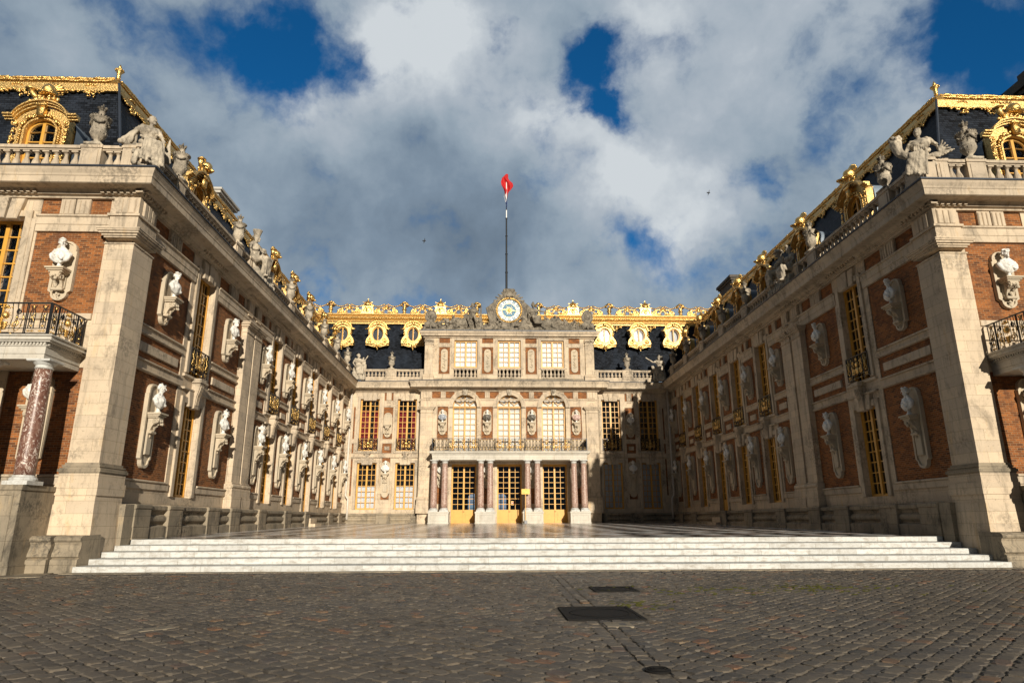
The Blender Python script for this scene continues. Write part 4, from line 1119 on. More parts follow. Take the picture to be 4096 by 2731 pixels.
    def run(p, q, nrm):
        d = math.dist(p, q); k = int(d/.16)
        for i in range(k):
            t = (i+.5)/k; x = p[0]+(q[0]-p[0])*t; y = p[1]+(q[1]-p[1])*t
            # leaf-wrapped roll
            ax = Vector((q[0]-p[0], q[1]-p[1])).normalized(); o = .21
            bx, by = x+nrm[0]*o, y+nrm[1]*o
            for qq in range(2):
                tz = rr.uniform(-.02, .02); up_ = (i+qq) % 2
                g.cap((bx-ax.x*.10+nrm[0]*.02*up_, -(by-ax.y*.10+nrm[1]*.02*up_), H-.05-.10*qq+tz), (bx+ax.x*.10+nrm[0]*.05, -(by+ax.y*.10+nrm[1]*.05), H-.10-.09*qq+tz), rr.uniform(.03, .045), rr.uniform(.02, .05), 6)
            # hanging festoon
            ph = (i % 14)/14; dr = .12+.14*abs(math.sin(ph*PI*2))+(.13 if i % 14 in (3, 4, 10, 11) else 0)
            for j in range(int(dr/.035)):
                zz = H-.54-j*.036+rr.uniform(-.02, .02); o = .24+sl*(H-.5-zz)*.9; t2 = rr.uniform(-.09, .09); q_ = rr.uniform(.025, .062)
                g.ell((x+nrm[0]*o+ax.x*t2, -(y+nrm[1]*o+ax.y*t2), zz), (q_*rr.uniform(.7, 1.6), q_*rr.uniform(.7, 1.6), q_*rr.uniform(.6, 1.2)), 6, 4)
            if i % 8 == 4:
                for q2 in (-.16, -.08, 0, .08, .16): g.ell((x+nrm[0]*.28+ax.x*q2, -(y+nrm[1]*.28+ax.y*q2), H-.39+.04*(1-abs(q2)*6)), .045, 6, 4)
    run((xi, YI), (X(-20), YI), (0, -1)); run((xi, YI), (xi, YB+.5), (1 if side < 0 else -1, 0))
    g.build('gilded_leafwork', 'gilding', rf_, ID, (xi, -YI, H), smooth=True)
    # hip roll
    g = MB(); hx = .27*(1 if side < 0 else -1); g.tube([(xi+hx, -(YI-.27), H-.3), (xo+hx*.2, -(yo-.03), dz+.25)], .045, 6); g.build('hip_roll', 'dark_lead', rf_, ID, (xi, -YI, H))
    f = MB(); fx, fy = xi+.10*(1 if side < 0 else -1), -(YI-.10)
    K = .62; f.lathe([(r_*K, z_*K) for r_, z_ in [(.10, 0), (.14, .05), (.09, .12), (.11, .17), (.13, .22), (.10, .27), (.13, .38), (.19, .52), (.24, .60), (.20, .64), (.12, .68), (.08, .76), (.11, .80), (.09, .84), (.06, .90), (.03, .99), (.012, 1.02)]], (fx, fy, H), 14)
    for i in range(10): f.ell((fx+.22*K*math.cos(i*PI/5), fy+.22*K*math.sin(i*PI/5), H+.60*K), .055*K, 6, 4)
    f.build('ridge_finial', 'gilding', rf_, ID, (fx, fy, H), smooth=True)
    mb = MB(); q0, q1 = sorted((X(A_-.2), X(A_-2.2))); mb.box(q0, q1, -(YB+1), -(YN+.3), 10.75, 11.05); mb.build('roof_gutter', 'dark_lead', root, ID, (xo, -34, 11))
    mb = MB(); q0, q1 = sorted((X(-24), X(A_-.21))); mb.box(q0, q1, -(YN+2), -(YN+.31), 10.74, 11.04); mb.build('roof_gutter', 'dark_lead', root, ID, (xo, -YN, 11))
    # --- dormers
    ds = [24.0]+([28.4] if side > 0 else [])+[33.0, 36.6, 40.2, 44.0, 47.5]
    for c in ds: add_dormer(root, F, c, -.78, 11.25)
    d = add_dormer(root, FF, c0, -.78, 11.25)
    # chimney
    if side < 0:
        ch = MB(); x, y = -14.9, 33.4; ch.box(x-.35, x+.35, -y-1.1, -y+1.1, 15.0, 17.35); ch.box(x-.5, x+.5, -y-1.25, -y+1.25, 17.351, 17.5); ch.box(x-.58, x+.58, -y-1.33, -y+1.33, 17.501, 17.62); o = ch.build('chimney', 'chimney_plaster', root, ID, (x, -y, 15))
        l_ = MB()
        for k in range(5): l_.box(x+.33, x+.37, -y-.9+.38*k, -y-.66+.38*k, 16.75, 17.1)
        l_.build('louvre', 'room_dark', o, ID, (x, -y, 16.9))
    else:
        ch = MB(); x, y = 18.4, 46.5; ch.box(x-.45, x+.45, -y-1.3, -y+1.3, 15.0, 17.6); ch.box(x-.55, x+.55, -y-1.4, -y+1.4, 17.601, 17.75); ch.box(x-.65, x+.65, -y-1.5, -y+1.5, 17.751, 17.95); ch.build('chimney', 'dark_chimney_stone', root, ID, (x, -y, 15))
        ch = MB(); x, y = 24.5, 24.0; ch.box(x-1.2, x+1.2, -y-.7, -y+.7, 15.0, 18.3); ch.box(x-1.35, x+1.35, -y-.85, -y+.85, 18.301, 18.5); ch.box(x-1.5, x+1.5, -y-1, -y+1, 18.501, 18.9); ch.box(x-.9, x+.9, -y-.5, -y+.5, 18.901, 19.6); ch.build('chimney', 'dark_chimney_stone', root, ID, (x, -y, 15))
    return root

def column(parent, F, u, w, z0, z1, r, mat='red_marble'):
    """z0 top of pedestal, z1 underside of the entablature"""
    mb = MB(); h0, h1 = z0+.24, z1-.24; p = F(u, w, 0)
    n = 10; mb.lathe([(r*(1-.16*(i/n)**1.6)*(1.0), h0+(h1-h0)*i/n) for i in range(n+1)], (p.x, p.y, 0), 22)
    IDW = Frame(lambda a, b, c: (a, b, c), 0)
    o = mb.build('column', mat, parent, IDW, (p.x, p.y, z0), smooth=True)
    b = MB(); b.sqlathe([(r*1.32, z0), (r*1.32, z0+.10)], (p.x, p.y, 0)); b.lathe([(r*1.28, z0+.10), (r*1.34, z0+.14), (r*1.24, z0+.18), (r*1.08, z0+.20), (r*1.04, z0+.241)], (p.x, p.y, 0), 22); b.build('base', 'white_step_marble', o, IDW, (p.x, p.y, z0), smooth=False)
    c = MB(); c.lathe([(r*.88, h1-.001), (r*.96, h1+.02), (r*.86, h1+.04), (r*.86, h1+.09), (r*1.0, h1+.12), (r*1.17, h1+.165), (r*1.2, h1+.18)], (p.x, p.y, 0), 22); c.sqlathe([(r*1.22, h1+.18), (r*1.28, h1+.20), (r*1.28, z1-.001)], (p.x, p.y, 0)); c.build('capital', 'white_step_marble', o, IDW, (p.x, p.y, z1))
    return o
def portico(root, F, c, d, offs, hw, zt, zp, zb, curved=False):
    """columns on pedestals carrying a balcony: d = depth, zt = top of the slab, zp = top of the pedestals"""
    zbm = zt-.62
    wc = d-.36
    for x in offs: column(root, F, c+x+((.12 if x > 0 else -.12) if curved else 0), wc, zp, zbm, .235, 'red_marble' if curved else 'rose_marble')
    groups = [(offs[i]+offs[i+1])/2 for i in range(0, len(offs), 2)] if not curved else [-2.82, -1.40, 1.40, 2.82]
    hwid = ((offs[1]-offs[0])/2+.34) if not curved else .36
    if curved: groups = [-2.11, 2.11]; hwid = 1.06
    for g in groups:
        a, b = c+g-hwid, c+g+hwid; mb = MB(); mb.bbox(a, b, -.02, wc+.34, zb-.05, zp, .01); mb.bbox(a-.03, b+.03, -.021, wc+.37, zp-.13, zp-.002, .01); mb.bbox(a-.03, b+.03, -.0215, wc+.37, zb-.05, zb+.22, .01)
        rect_ring(mb, a+.2, b-.2, zb+.38, zp-.26, .05, wc+.33, wc+.365)
        mb.build('column_pedestal', 'portico_marble' if not curved else 'weathered_stone', root, F, (c+g, wc, zb))
    mb = MB(); L, R_ = c-hw+.24, c+hw-.24
    mb.bbox(L, R_, -.02, d-.14, zbm, zbm+.14, .004); mb.bbox(L-.02, R_+.02, -.02, d-.12, zbm+.141, zbm+.34, .004); mb.bbox(L-.05, R_+.05, -.02, d-.09, zbm+.341, zbm+.375, .006)
    mb.bbox(c-hw+.07, c+hw-.07, -.02, d-.0, zbm+.44, zbm+.48, .012); mb.bbox(c-hw+.02, c+hw-.02, -.02, d+.05, zbm+.481, zt-.04, .02); mb.bbox(c-hw-.02, c+hw+.02, -.02, d+.09, zt-.039, zt, .01)
    t = L
    mb.bbox(L-.04, R_+.04, -.02, d-.10, zbm+.376, zbm+.439, .004)
    while t < R_: mb.box(t, t+.05, d-.12, d-.05, zbm+.38, zbm+.438); t += .09
    if curved:
        for s in (-1, 1):
            t = .1
            while t < d-.12:
                x = L-.09 if s < 0 else R_+.04; mb.box(x, x+.05, t, t+.05, zbm+.38, zbm+.438); t += .09
    mb.build('balcony_slab', 'portico_marble', root, F, (c, 0, zt))
    # railing: repeated bays between posts
    H = .92; k = MB(); g = MB(); e = hw-.22; wf = d-.08
    k.box(c-e, c+e, wf-.02, wf+.02, zt+H-.035, zt+H); k.box(c-e, c+e, wf-.014, wf+.014, zt+.05, zt+.075); k.box(c-e, c+e, wf-.013, wf+.013, zt+.19, zt+.205)
    for s in (-1, 1):
        x = c+s*e; k.box(x-.02, x+.02, .08, wf-.021, zt+H-.036, zt+H-.001); k.box(x-.014, x+.014, .08, wf-.02, zt+.05, zt+.075); k.box(x-.022, x+.022, wf-.022, wf+.022, zt, zt+H-.01)
    def bay(P, a, b, grand):
        m_ = (a+b)/2; h = (b-a)/2
        for x in (a+.02, b-.02): k.tube([P(x, zt+.0), P(x, zt+H-.03)], .017, 4)
        if grand:
            for s in (-1, 1):
                for q in (.25, .5, .75): k.tube([P(m_+s*h*q, zt+.19), P(m_+s*h*(q+.1), zt+.5), P(m_+s*h*q, zt+.88)], .012, 4)
            g.tube([P(m_-.085, zt+.36), P(m_+.085, zt+.36)], .02, 4)
            for j in range(4): g.tube([P(m_-.075+.008*j, zt+.34-.05*j), P(m_+.075-.008*j, zt+.34-.05*j)], .03, 4)
            for j in range(3): g.ell(P(m_, zt+.56), (.085-.01*j, .085-.01*j, .10), 8, 6)
            for i in range(12): a_ = i*PI/6; g.tube([P(m_+.08*math.cos(a_), zt+.56+.09*math.sin(a_)), P(m_+.14*math.cos(a_), zt+.56+.15*math.sin(a_))], .010, 4)
            g.tube([P(m_-.08, zt+.76), P(m_+.08, zt+.76)], .02, 5); g.ell(P(m_, zt+.81), (.06, .05, .04), 8, 5)
            for s in (-1, 1):
                for (cu, cz, r_, hd) in ((m_+s*h*.5, .33, .10, -s), (m_+s*h*.62, .66, .075, s)):
                    pts = [P(cu+r_*(1-.8*i/16)*math.cos(R(90)+hd*i*.55), zt+cz+r_*(1-.8*i/16)*math.sin(R(90)+hd*i*.55)) for i in range(17)]; (g if cz < .5 else k).tube(pts, .020, 4)
                g.ell(P(m_+s*h*.55, zt+.50), .035, 6, 4); g.ell(P(m_+s*h*.85, zt+.5), (.025, .025, .08), 6, 4); g.ell(P(m_+s*h*.4, zt+.035), .04, 8, 6); g.ell(P(m_+s*h*.25, zt+.78), .03, 6, 4)
                pts = [P(m_+s*h*(.1+.75*i/8), zt+.22+.1*math.sin(i*.9)) for i in range(9)]; g.tube(pts, .012, 4)
        else:
            n = max(1, round((b-a)/.26)); w_ = (b-a)/n
            for q in range(n):
                x = a+w_*(q+.5)
                for s in (-1, 1):
                    k.tube([P(x+s*.07, zt+.2), P(x+s*.07, zt+.6), P(x+s*.03, zt+.74), P(x+s*.075, zt+.84)], .014, 4)
                    pts = [P(x+s*(.04+.035*math.cos(t_*.7)), zt+.42+.05*math.sin(t_*.7)) for t_ in range(9)]; k.tube(pts, .013, 4)
                if curved:
                    g.tube([P(x-.08, zt+.35), P(x+.08, zt+.65)], .013, 4); g.tube([P(x+.08, zt+.35), P(x-.08, zt+.65)], .013, 4); g.ell(P(x, zt+.5), .03, 6, 4)
                g.ell(P(x, zt+.80), (.03, .03, .05), 6, 4); g.tube([P(x-.09, zt+.13), P(x+.09, zt+.13)], .012, 4); g.ell(P(x, zt+.27), (.05, .03, .03), 6, 4)
                for s in (-1, 1): g.ell(P(x+s*.05, zt+.13), .028, 6, 4)
                k.tube([P(x, zt+.2), P(x, zt+.85)], .012, 4)
    PF = lambda x, z: (x, wf, z)
    if curved:
        xs = [-3.04, -2.3, -1.05, -.5, .5, 1.05, 2.3, 3.04]
        for a, b, gr in ((-3.02, -2.42, 0), (-2.42, -1.32, 1), (-1.32, -.62, 0), (-.62, .62, 1), (.62, 1.32, 0), (1.32, 2.42, 1), (2.42, 3.02, 0)): bay(PF, c+a, c+b, gr)
        for s in (-1, 1):
            PS = lambda y, z, s=s: (c+s*e, y, z)
            bay(PS, .12, .42, 0); bay(PS, .42, 1.25, 1); bay(PS, 1.25, wf-.02, 0)
    else:
        for q in (-1, 0, 1):
            m_ = c+q*3.38
            for j in (-1, 0, 1): bay(PF, m_+j*.72-.36, m_+j*.72+.36, 1)
        bay(PF, c-e+.02, c-3.38-1.09, 0); bay(PF, c-3.38+1.09, c-1.09, 0); bay(PF, c+1.09, c+3.38-1.09, 0); bay(PF, c+3.38+1.09, c+e-.02, 0)
        for s in (-1, 1):
            PS = lambda y, z, s=s: (c+s*e, y, z)
            bay(PS, .12, .8, 0); bay(PS, .8, wf-.02, 0)
    o = k.build('balcony_railing', 'black_iron', root, F, (c, wf, zt)); g.build('gilded_ornament', 'gilding', o, F, (c, wf, zt), smooth=True)
wing(-1); wing(1)

# ------------------------------------------------------------------ central building
def central():
    root = empty('central_building', (1.6, YB+6, GZ)); tag(root, 'central palace block with a yellow-doored portico and a gilded slate roof', 'palace')
    WXL = [-9.13, -6.28]; WXR = [9.42, 12.34]
    cols = [(-8.05, -7.35), (10.53, 11.23)]
    z7 = 9.43
    for (lo, hi, wx, pn, nm) in ((A_-.3, -5.0, WXL, cols[0], 'left'), (8.1, B_+.3, WXR, cols[1], 'right')):
        hs = [(pn[0], pn[1], 6.38, 8.80, .05), (pn[0], pn[1], 5.32, 6.04, .05), (pn[0]+.05, pn[1]-.05, 1.92, 4.97, .05), (pn[0]+.02, pn[1]-.02, 9.32, 9.92, .05)]
        strip = (-10.32, -10.20) if nm == 'left' else (13.42, 13.54)
        hs += [(strip[0], strip[1], 6.38, 8.8, .05), (strip[0], strip[1], 5.32, 6.04, .05), (strip[0], strip[1], 2.2, 4.9, .05)]
        for c in wx: hs += [(c-.73, c+.73, 5.50, z7, .4), (c-.73, c+.73, 1.22, 4.60, .4)]
        grid_wall(lo, hi, GZ, 10.66, hs).build('wall', 'limestone', root, FB, ((lo+hi)/2, 0, GZ))
        m_ = (pn[0]+pn[1])/2
        brick_panel(root, FB, pn[0], pn[1], 6.38, 8.80); brick_panel(root, FB, pn[0], pn[1], 5.32, 6.04, slab=(m_-.19, m_+.19, 5.55, 5.83)); brick_panel(root, FB, pn[0]+.05, pn[1]-.05, 1.92, 4.97); brick_panel(root, FB, pn[0]+.02, pn[1]-.02, 9.32, 9.92, frame=.03)
        triglyph(root, FB, m_, 9.32, 9.92, .42)
        for z in ((6.38, 8.8), (5.32, 6.04), (2.2, 4.9)): brick_panel(root, FB, strip[0], strip[1], z[0], z[1], frame=.02)
        add_niche(root, FB, m_, 7.42, False); add_niche(root, FB, m_, 3.78, True)
        for i, c in enumerate(wx):
            add_window(root, FB, c, 5.48, 1.46, 3.95, 9, 'rect', 'red' if nm == 'left' else 'dark', w=-.22); add_window(root, FB, c, 1.22, 1.46, 3.38, 8, 'rect', 'half' if nm == 'left' else 'white', w=-.22)
            mb = MB(); rect_ring(mb, c-.73, c+.73, 1.22, 4.60, .2, -.02, .05, bottom=False); rect_ring(mb, c-.73, c+.73, 5.50, z7, .2, -.021, .05, bottom=False); mb.bbox(c-1.2, c+1.2, -.02, .10, 4.97, 5.03, .02); mb.bbox(c-.95, c+.95, -.019, .08, 5.30, 5.48, .02)
            for z0, z1, wd in ((4.45, 4.96, .26), (9.30, 9.90, .32)):
                for s in (-1, 0, 1):
                    a, b = s*wd, s*wd*1.3; mb.prism([(c+a-wd*.47, z0), (c+a+wd*.47, z0), (c+b+wd*.6, z1), (c+b-wd*.6, z1)], -.02, .08 if s else .12, .015)
            mb.build('window_surround', 'trim_stone', root, FB, (c, 0, 5))
            cb = MB(); cb.bbox(c-.24, c+.24, -.02, .26, 5.22, 5.40, .03); cb.uprism([(-.02, 5.219), (.22, 5.219), (.2, 5.0), (.12, 4.7), (.10, 4.5), (-.02, 4.48)], c-.15, c+.15)
            for x in (-.08, 0, .08): cb.uprism([(0, 5.15), (.235, 5.15), (.215, 5.0), (.135, 4.7), (.12, 4.58), (0, 4.58)], c+x-.02, c+x+.02)
            cb.build('console', 'trim_stone', root, FB, (c, 0, 4.5)); add_railing(root, FB, c, 5.50, .08)
    # --- pavilion
    ax = [-1.85, 1.54, 4.93]; P0, P1 = -5.25, 8.35
    pb = [(-3.92, -3.11), (-.58, .28), (2.81, 3.66), (6.20, 7.05)]
    hs = []
    for a, b in pb: hs += [(a, b, 6.3, 8.78, .05), (a, b, 1.6, 4.35, .05), (a-.45, b+.45, 9.42, 9.93, .05)]
    for c in ax: hs += [(c-.92, c+.92, 5.22, 9.70, .40), (c-.92, c+.92, .18, 4.48, .55)]
    hs = [h for h in hs]
    grid_wall(P0, P1, GZ, 10.66, hs).build('wall', 'limestone', root, FP, (1.55, 0, GZ))
    mb = MB(); mb.box(P0, P0+.02, -.55, 0, GZ, 10.64); mb.box(P1-.02, P1, -.55, 0, GZ, 10.64); mb.build('wall_return', 'limestone', root, FP, (1.55, 0, GZ))
    glimpse = []
    for i, c in enumerate(ax):
        # spandrels that turn the opening into an arch, archivolt, mask keystone
        mb = MB(); r = .92
        for s in (-1, 1):
            pts = [(c+s*r*math.cos(R(a)), 8.78+r*math.sin(R(a))) for a in range(0, 91, 9)]+[(c+s*r, 9.701)]
            mb.prism(pts, -.40, .0)
        n = 22; mb.ring(arc(c, 8.78, r+.26, 0, 180, n)+[(c-r-.26, 8.76), (c+r+.26, 8.76)], arc(c, 8.78, r+.001, 0, 180, n)+[(c-r-.001, 8.76), (c+r+.001, 8.76)], -.02, .07)
        mb.ring(arc(c, 8.78, r+.34, 0, 180, n)+[(c-r-.34, 8.70), (c+r+.34, 8.70)], arc(c, 8.78, r+.24, 0, 180, n)+[(c-r-.24, 8.70), (c+r+.24, 8.70)], -.019, .11)
        mb.build('archivolt', 'trim_stone', root, FP, (c, 0, 8.8))
        kb = MB(); kb.prism([(c-.13, 9.62), (c+.13, 9.62), (c+.22, 10.12), (c-.22, 10.12)], -.02, .26, .03); kb.ell((c, .28, 9.92), (.12, .09, .15), 10, 8); leafy(kb, [(c-.15, .25, 10.05), (c+.15, .25, 10.05)], .05, i, 1.5); kb.ell((c, .37, 9.90), (.025, .03, .04), 6, 4)
        kb.build('mask_keystone', 'carved_stone', root, FP, (c, 0, 9.6), smooth=True)
        add_window(root, FP, c, 5.22, 1.84, 4.48, 8, 'arch', 'lace', w=-.25)
        # deep hall behind each door with arched garden windows in its far wall
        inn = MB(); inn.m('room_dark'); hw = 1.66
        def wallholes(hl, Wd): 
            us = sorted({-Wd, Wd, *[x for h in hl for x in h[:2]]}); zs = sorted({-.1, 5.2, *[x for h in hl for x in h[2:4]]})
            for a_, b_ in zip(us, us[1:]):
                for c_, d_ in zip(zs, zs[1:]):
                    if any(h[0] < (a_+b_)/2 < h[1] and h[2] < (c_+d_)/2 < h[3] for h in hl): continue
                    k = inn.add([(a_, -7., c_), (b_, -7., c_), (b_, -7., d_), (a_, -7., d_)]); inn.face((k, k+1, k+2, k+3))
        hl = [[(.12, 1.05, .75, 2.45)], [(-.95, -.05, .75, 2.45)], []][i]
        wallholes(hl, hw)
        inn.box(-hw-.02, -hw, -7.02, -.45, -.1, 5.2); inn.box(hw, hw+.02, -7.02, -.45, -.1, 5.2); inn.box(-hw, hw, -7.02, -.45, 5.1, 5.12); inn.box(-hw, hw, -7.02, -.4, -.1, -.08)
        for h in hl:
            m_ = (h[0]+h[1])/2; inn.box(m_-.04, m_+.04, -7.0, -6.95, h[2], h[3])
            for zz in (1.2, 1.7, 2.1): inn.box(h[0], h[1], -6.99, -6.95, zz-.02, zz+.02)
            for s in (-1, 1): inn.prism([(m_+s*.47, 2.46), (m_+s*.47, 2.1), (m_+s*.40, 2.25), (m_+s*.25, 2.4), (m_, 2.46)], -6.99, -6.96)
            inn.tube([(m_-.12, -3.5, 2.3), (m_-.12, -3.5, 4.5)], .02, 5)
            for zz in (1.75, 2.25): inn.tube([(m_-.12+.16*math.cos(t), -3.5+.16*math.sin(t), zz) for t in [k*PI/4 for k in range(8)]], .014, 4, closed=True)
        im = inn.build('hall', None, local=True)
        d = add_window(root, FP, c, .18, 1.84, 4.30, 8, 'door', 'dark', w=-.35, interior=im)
        kn = MB(); kn.ell((-.035, .03, .86), .028, 8, 6); kn.ell((.035, .03, .86), .028, 8, 6)
        km = kn.build('door_knobs', 'black_iron', local=True, smooth=True); place('door_knobs', km, d, FP(c, -.35, .18), 0)
        if i == 1:
            sg = MB(); sg.m('pale_yellow_paint'); sg.box(.13, .33, -.068, -.060, 1.33, 1.62); sg.m('sign_red'); sg.prism(arc(.23, 1.475, .075, 0, 345, 23), -.06, -.054); sg.m('white_paint'); sg.box(.175, .285, -.055, -.050, 1.46, 1.49)
            sm = sg.build('no_entry_notice', None, local=True); place('no_entry_notice', sm, d, FP(c, -.35, .18), 0)
        mb = MB(); rect_ring(mb, c-.92, c+.92, .18, 4.48, .2, -.02, .06, bottom=False); mb.prism([(c-.12, 4.5), (c+.12, 4.5), (c+.16, 4.66), (c-.16, 4.66)], .0, .12); mb.box(c-.95, c+.95, -.5, .3, -.1, .175); mb.build('door_surround', 'limestone', root, FP, (c, 0, 1))
    for a, b in pb:
        m_ = (a+b)/2; brick_panel(root, FP, a, b, 6.3, 8.78); brick_panel(root, FP, a, b, 1.6, 4.35)
        add_niche(root, FP, m_, 7.55, False); add_niche(root, FP, m_, 3.62, False); brick_panel(root, FP, a-.45, b+.45, 9.42, 9.93, frame=.0); triglyph(root, FP, m_, 9.42, 9.93, .42)
    pilaster(root, FP, -5.18, -4.26, .16, 0, 8.28, 8.75, 2.12, .92); pilaster(root, FP, 7.38, 8.28, .16, 0, 8.28, 8.75, 2.12, .92)
    triglyph(root, FP, -4.72, 9.42, 9.93, .66); triglyph(root, FP, 7.83, 9.42, 9.93, .66)
    for seg, w_ in (([2, 3, 4, 5, 6], 0),):
        dn = lambda pr, e: [(w, z-e) for w, z in pr]
        sweep(PATH, CORN, seg).build('cornice', 'trim_stone', root, ID, (1.6, -YB, 10)); sweep(PATH, LEADP, seg).build('lead_flashing', 'dark_lead', root, ID, (1.6, -YB, 10))
        ap = [(w if w < 0 else w*.8, z) for w, z in ARCH[2:]]
        sweep(PATH, [(-.02, 9.24), (.03, 9.24), (.03, 9.30), (.08, 9.33), (.08, 9.38), (-.02, 9.385)], [4]).build('architrave', 'trim_stone', root, ID, (1.6, -YB, 9))
    for sg, lo, hi in (([2], 0, 0), ([6], 0, 0)): sweep(PATH, [(w, z-.0) for w, z in STYL], sg).build('plinth', 'weathered_stone', root, ID, (1.6, -YB, 0))
    for a, b in ((-8.2, -7.2), (10.45, 11.4)):
        mb = MB(); mb.bbox(a, b, .0, .53, -.1, .80, .012); mb.bbox(a-.02, b+.02, 0, .55, .801, .945, .03); mb.build('plinth_die', 'weathered_stone', root, FB, ((a+b)/2, .3, 0))
    portico(root, FP, 1.53, OQ-OP, [-5.46, -4.70, -2.10, -1.42, 1.28, 2.0, 4.66, 5.38], 5.85, 5.27, 1.03, .05)
    # --- attic storey
    A0, A1 = -5.04, 8.18; pa = [(-3.92, -3.09), (-.58, .28), (2.81, 3.68), (6.21, 7.07)]; hs = []
    for a, b in pa: hs += [(a, b, 11.33, 13.46, .05), (a, b, 13.80, 14.19, .05)]
    for c in ax: hs += [(c-.9, c+.9, 11.06, 14.02, .40)]
    grid_wall(A0, A1, 10.70, 14.3, hs).build('attic_wall', 'limestone', root, FP, (1.55, 0, 10.7))
    mb = MB(); mb.box(A0, A0+.3, -3, -.01, 10.7, 14.3); mb.box(A1-.3, A1, -3, -.01, 10.7, 14.3); mb.box(A0, A1, -3, .0, 14.2, 14.6); mb.build('attic_return', 'limestone', root, FP, (1.55, -1, 10.7))
    mb = MB(); mb.bbox(A0-.02, A1+.02, -.02, .06, 10.72, 10.98, .01); mb.build('attic_base', 'weathered_stone', root, FP, (1.55, 0, 10.7))
    for k, (a, b) in enumerate(pa):
        brick_panel(root, FP, a, b, 11.33, 13.46); brick_panel(root, FP, a, b, 13.80, 14.19, frame=.03); m_ = (a+b)/2
        mb = MB(); mb.prism(arc(m_, 13.05, .26, 0, 180, 10)+arc(m_, 11.72, .26, 180, 360, 10), -.04, .04)
        rr = random.Random(k+70)
        leafy(mb, [(m_-.1, .05, 13.1), (m_+.1, .05, 13.15)], .05, k, 2); leafy(mb, [(m_, .05, 12.9), (m_+.05, .05, 11.8)], .05, k+5, 1.)
        for q in range(5): z = 12.8-.23*q; mb.cap((m_+rr.uniform(-.15, 0), .06, z), (m_+rr.uniform(0, .16), .07, z+rr.uniform(-.2, .2)), .03, .05, 6)
        mb.build('carved_plaque', 'niche_stone', root, FP, (m_, 0, 12), smooth=False)
    for c in ax:
        add_window(root, FP, c, 11.86, 1.78, 2.14, 5, 'rect', 'bright', w=-.14)
        mb = MB(); rect_ring(mb, c-.9, c+.9, 11.75, 14.02, .22, -.02, .05, bottom=False); mb.bbox(c-.95, c+.95, -.3, .09, 11.68, 11.80, .02); mb.build('window_surround', 'trim_stone', root, FP, (c, 0, 12))
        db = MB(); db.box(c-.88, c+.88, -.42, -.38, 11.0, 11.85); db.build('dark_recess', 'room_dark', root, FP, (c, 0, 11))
        bb = MB(); bb.box(c-.89, c+.89, -.16, .06, 11.0, 11.07); o = bb.build('window_balustrade', 'trim_stone', root, FP, (c, 0, 11))
        for i in range(6):
            u = c-.74+.296*i; q = place('baluster', BAL_ME, o, FP(u, -.04, 11.07), 0); q.scale = (1.05, 1.05, .60/.53)
    for a, b in ((-5.02, -4.38), (7.48, 8.16)): pilaster(root, FP, a, b, .14, 0, 13.62, 14.10, 11.28, 10.72, nm='attic_pilaster', ionic=True)
    ap = [(A0, YB+3), (A0, YB-OP), (A1, YB-OP), (A1, YB+3)]
    sweep(ap, [(-.02, 14.20), (.10, 14.20), (.14, 14.28), (.32, 14.32), (.32, 14.46), (.38, 14.50), (.42, 14.60), (.44, 14.68), (-.5, 14.68)]).build('attic_cornice', 'trim_stone', root, ID, (1.6, -YB, 14.2))
    sweep(ap, [(.38, 14.681), (.47, 14.681), (.47, 14.73), (-.5, 14.76), (-.9, 14.76)]).build('lead_flashing', 'dark_lead', root, ID, (1.6, -YB, 14.7))
    mb = MB(); mb.box(A0+.4, A1-.4, -3., .05, 14.6, 14.72); mb.build('attic_roof', 'dark_lead', root, FP, (1.6, -1, 14.7))
    # --- balustrades either side
    for lo, hi, pc in ((A_+.95, A0-.02, -7.61), (A1+.02, B_-.95, 10.83)):
        peds = sorted([(pc-.42, pc+.42)]+([(A0-.35, A0-.06)] if lo < 0 else [(A1+.06, A1+.35)]))
        rn = [(lo+.1, peds[0][0]-.06)] if lo < 0 else []
        rn += [(p[1]+.06, q[0]-.06) for p, q in zip(peds, peds[1:])]
        if lo > 0: rn.append((peds[-1][1]+.06, hi-.1))
        mb = MB(); mb.bbox(lo-.0, hi+.0, -.1, .30, 10.70, 10.98, .01); mb.build('balustrade_base', 'trim_stone', root, FB, ((lo+hi)/2, 0, 10.7))
        balustrade(root, FB, rn, peds, 10.985, 11.72, .12)
    # --- roof
    yb0, zb0, yt, zt = YB+1.0, 11.1, YB+2.9, 16.55
    mb = MB(); n = mb.add([(A_-4, -yb0, zb0), (B_+4, -yb0, zb0), (B_+4, -yt, zt), (A_-4, -yt, zt)]); mb.face((n, n+1, n+2, n+3)); n = mb.add([(A_-4, -yt, zt), (B_+4, -yt, zt), (B_+4, -yt-8, zt), (A_-4, -yt-8, zt)]); mb.face((n, n+1, n+2, n+3))
    rf = mb.build('roof', 'slate', root, ID, (1.6, -yt, zb0))
    RP = [(.0, 17.16), (.28, 17.16), (.30, 17.06), (.20, 17.0), (.16, 16.96), (.18, 16.90), (.30, 16.86), (.33, 16.78), (.30, 16.70), (.20, 16.66), (.16, 16.62), (.20, 16.5), (.26, 16.33), (.34, 16.30), (.34, 16.24), (.2, 16.2), (.0, 16.2)]
    sweep([(A_-4, yt), (B_+4, yt)], RP).build('gilded_cornice', 'gilding_plain', rf, ID, (1.6, -yt, 16.5))
    FRF = Frame(lambda u, w, z: (u, yt-w, z), 0)
    g = MB(); x = A_-3.8; i = 0
    while x < B_+3.8:
        g.cap((x-.06, .32, 16.84), (x+.06, .33, 16.74), .035, .05, 6)
        x += .14; i += 1
    x = A_-3.8
    while x < B_+3.8: g.ell((x, .26, 16.42), (.07, .04, .06), 6, 4); x += .5
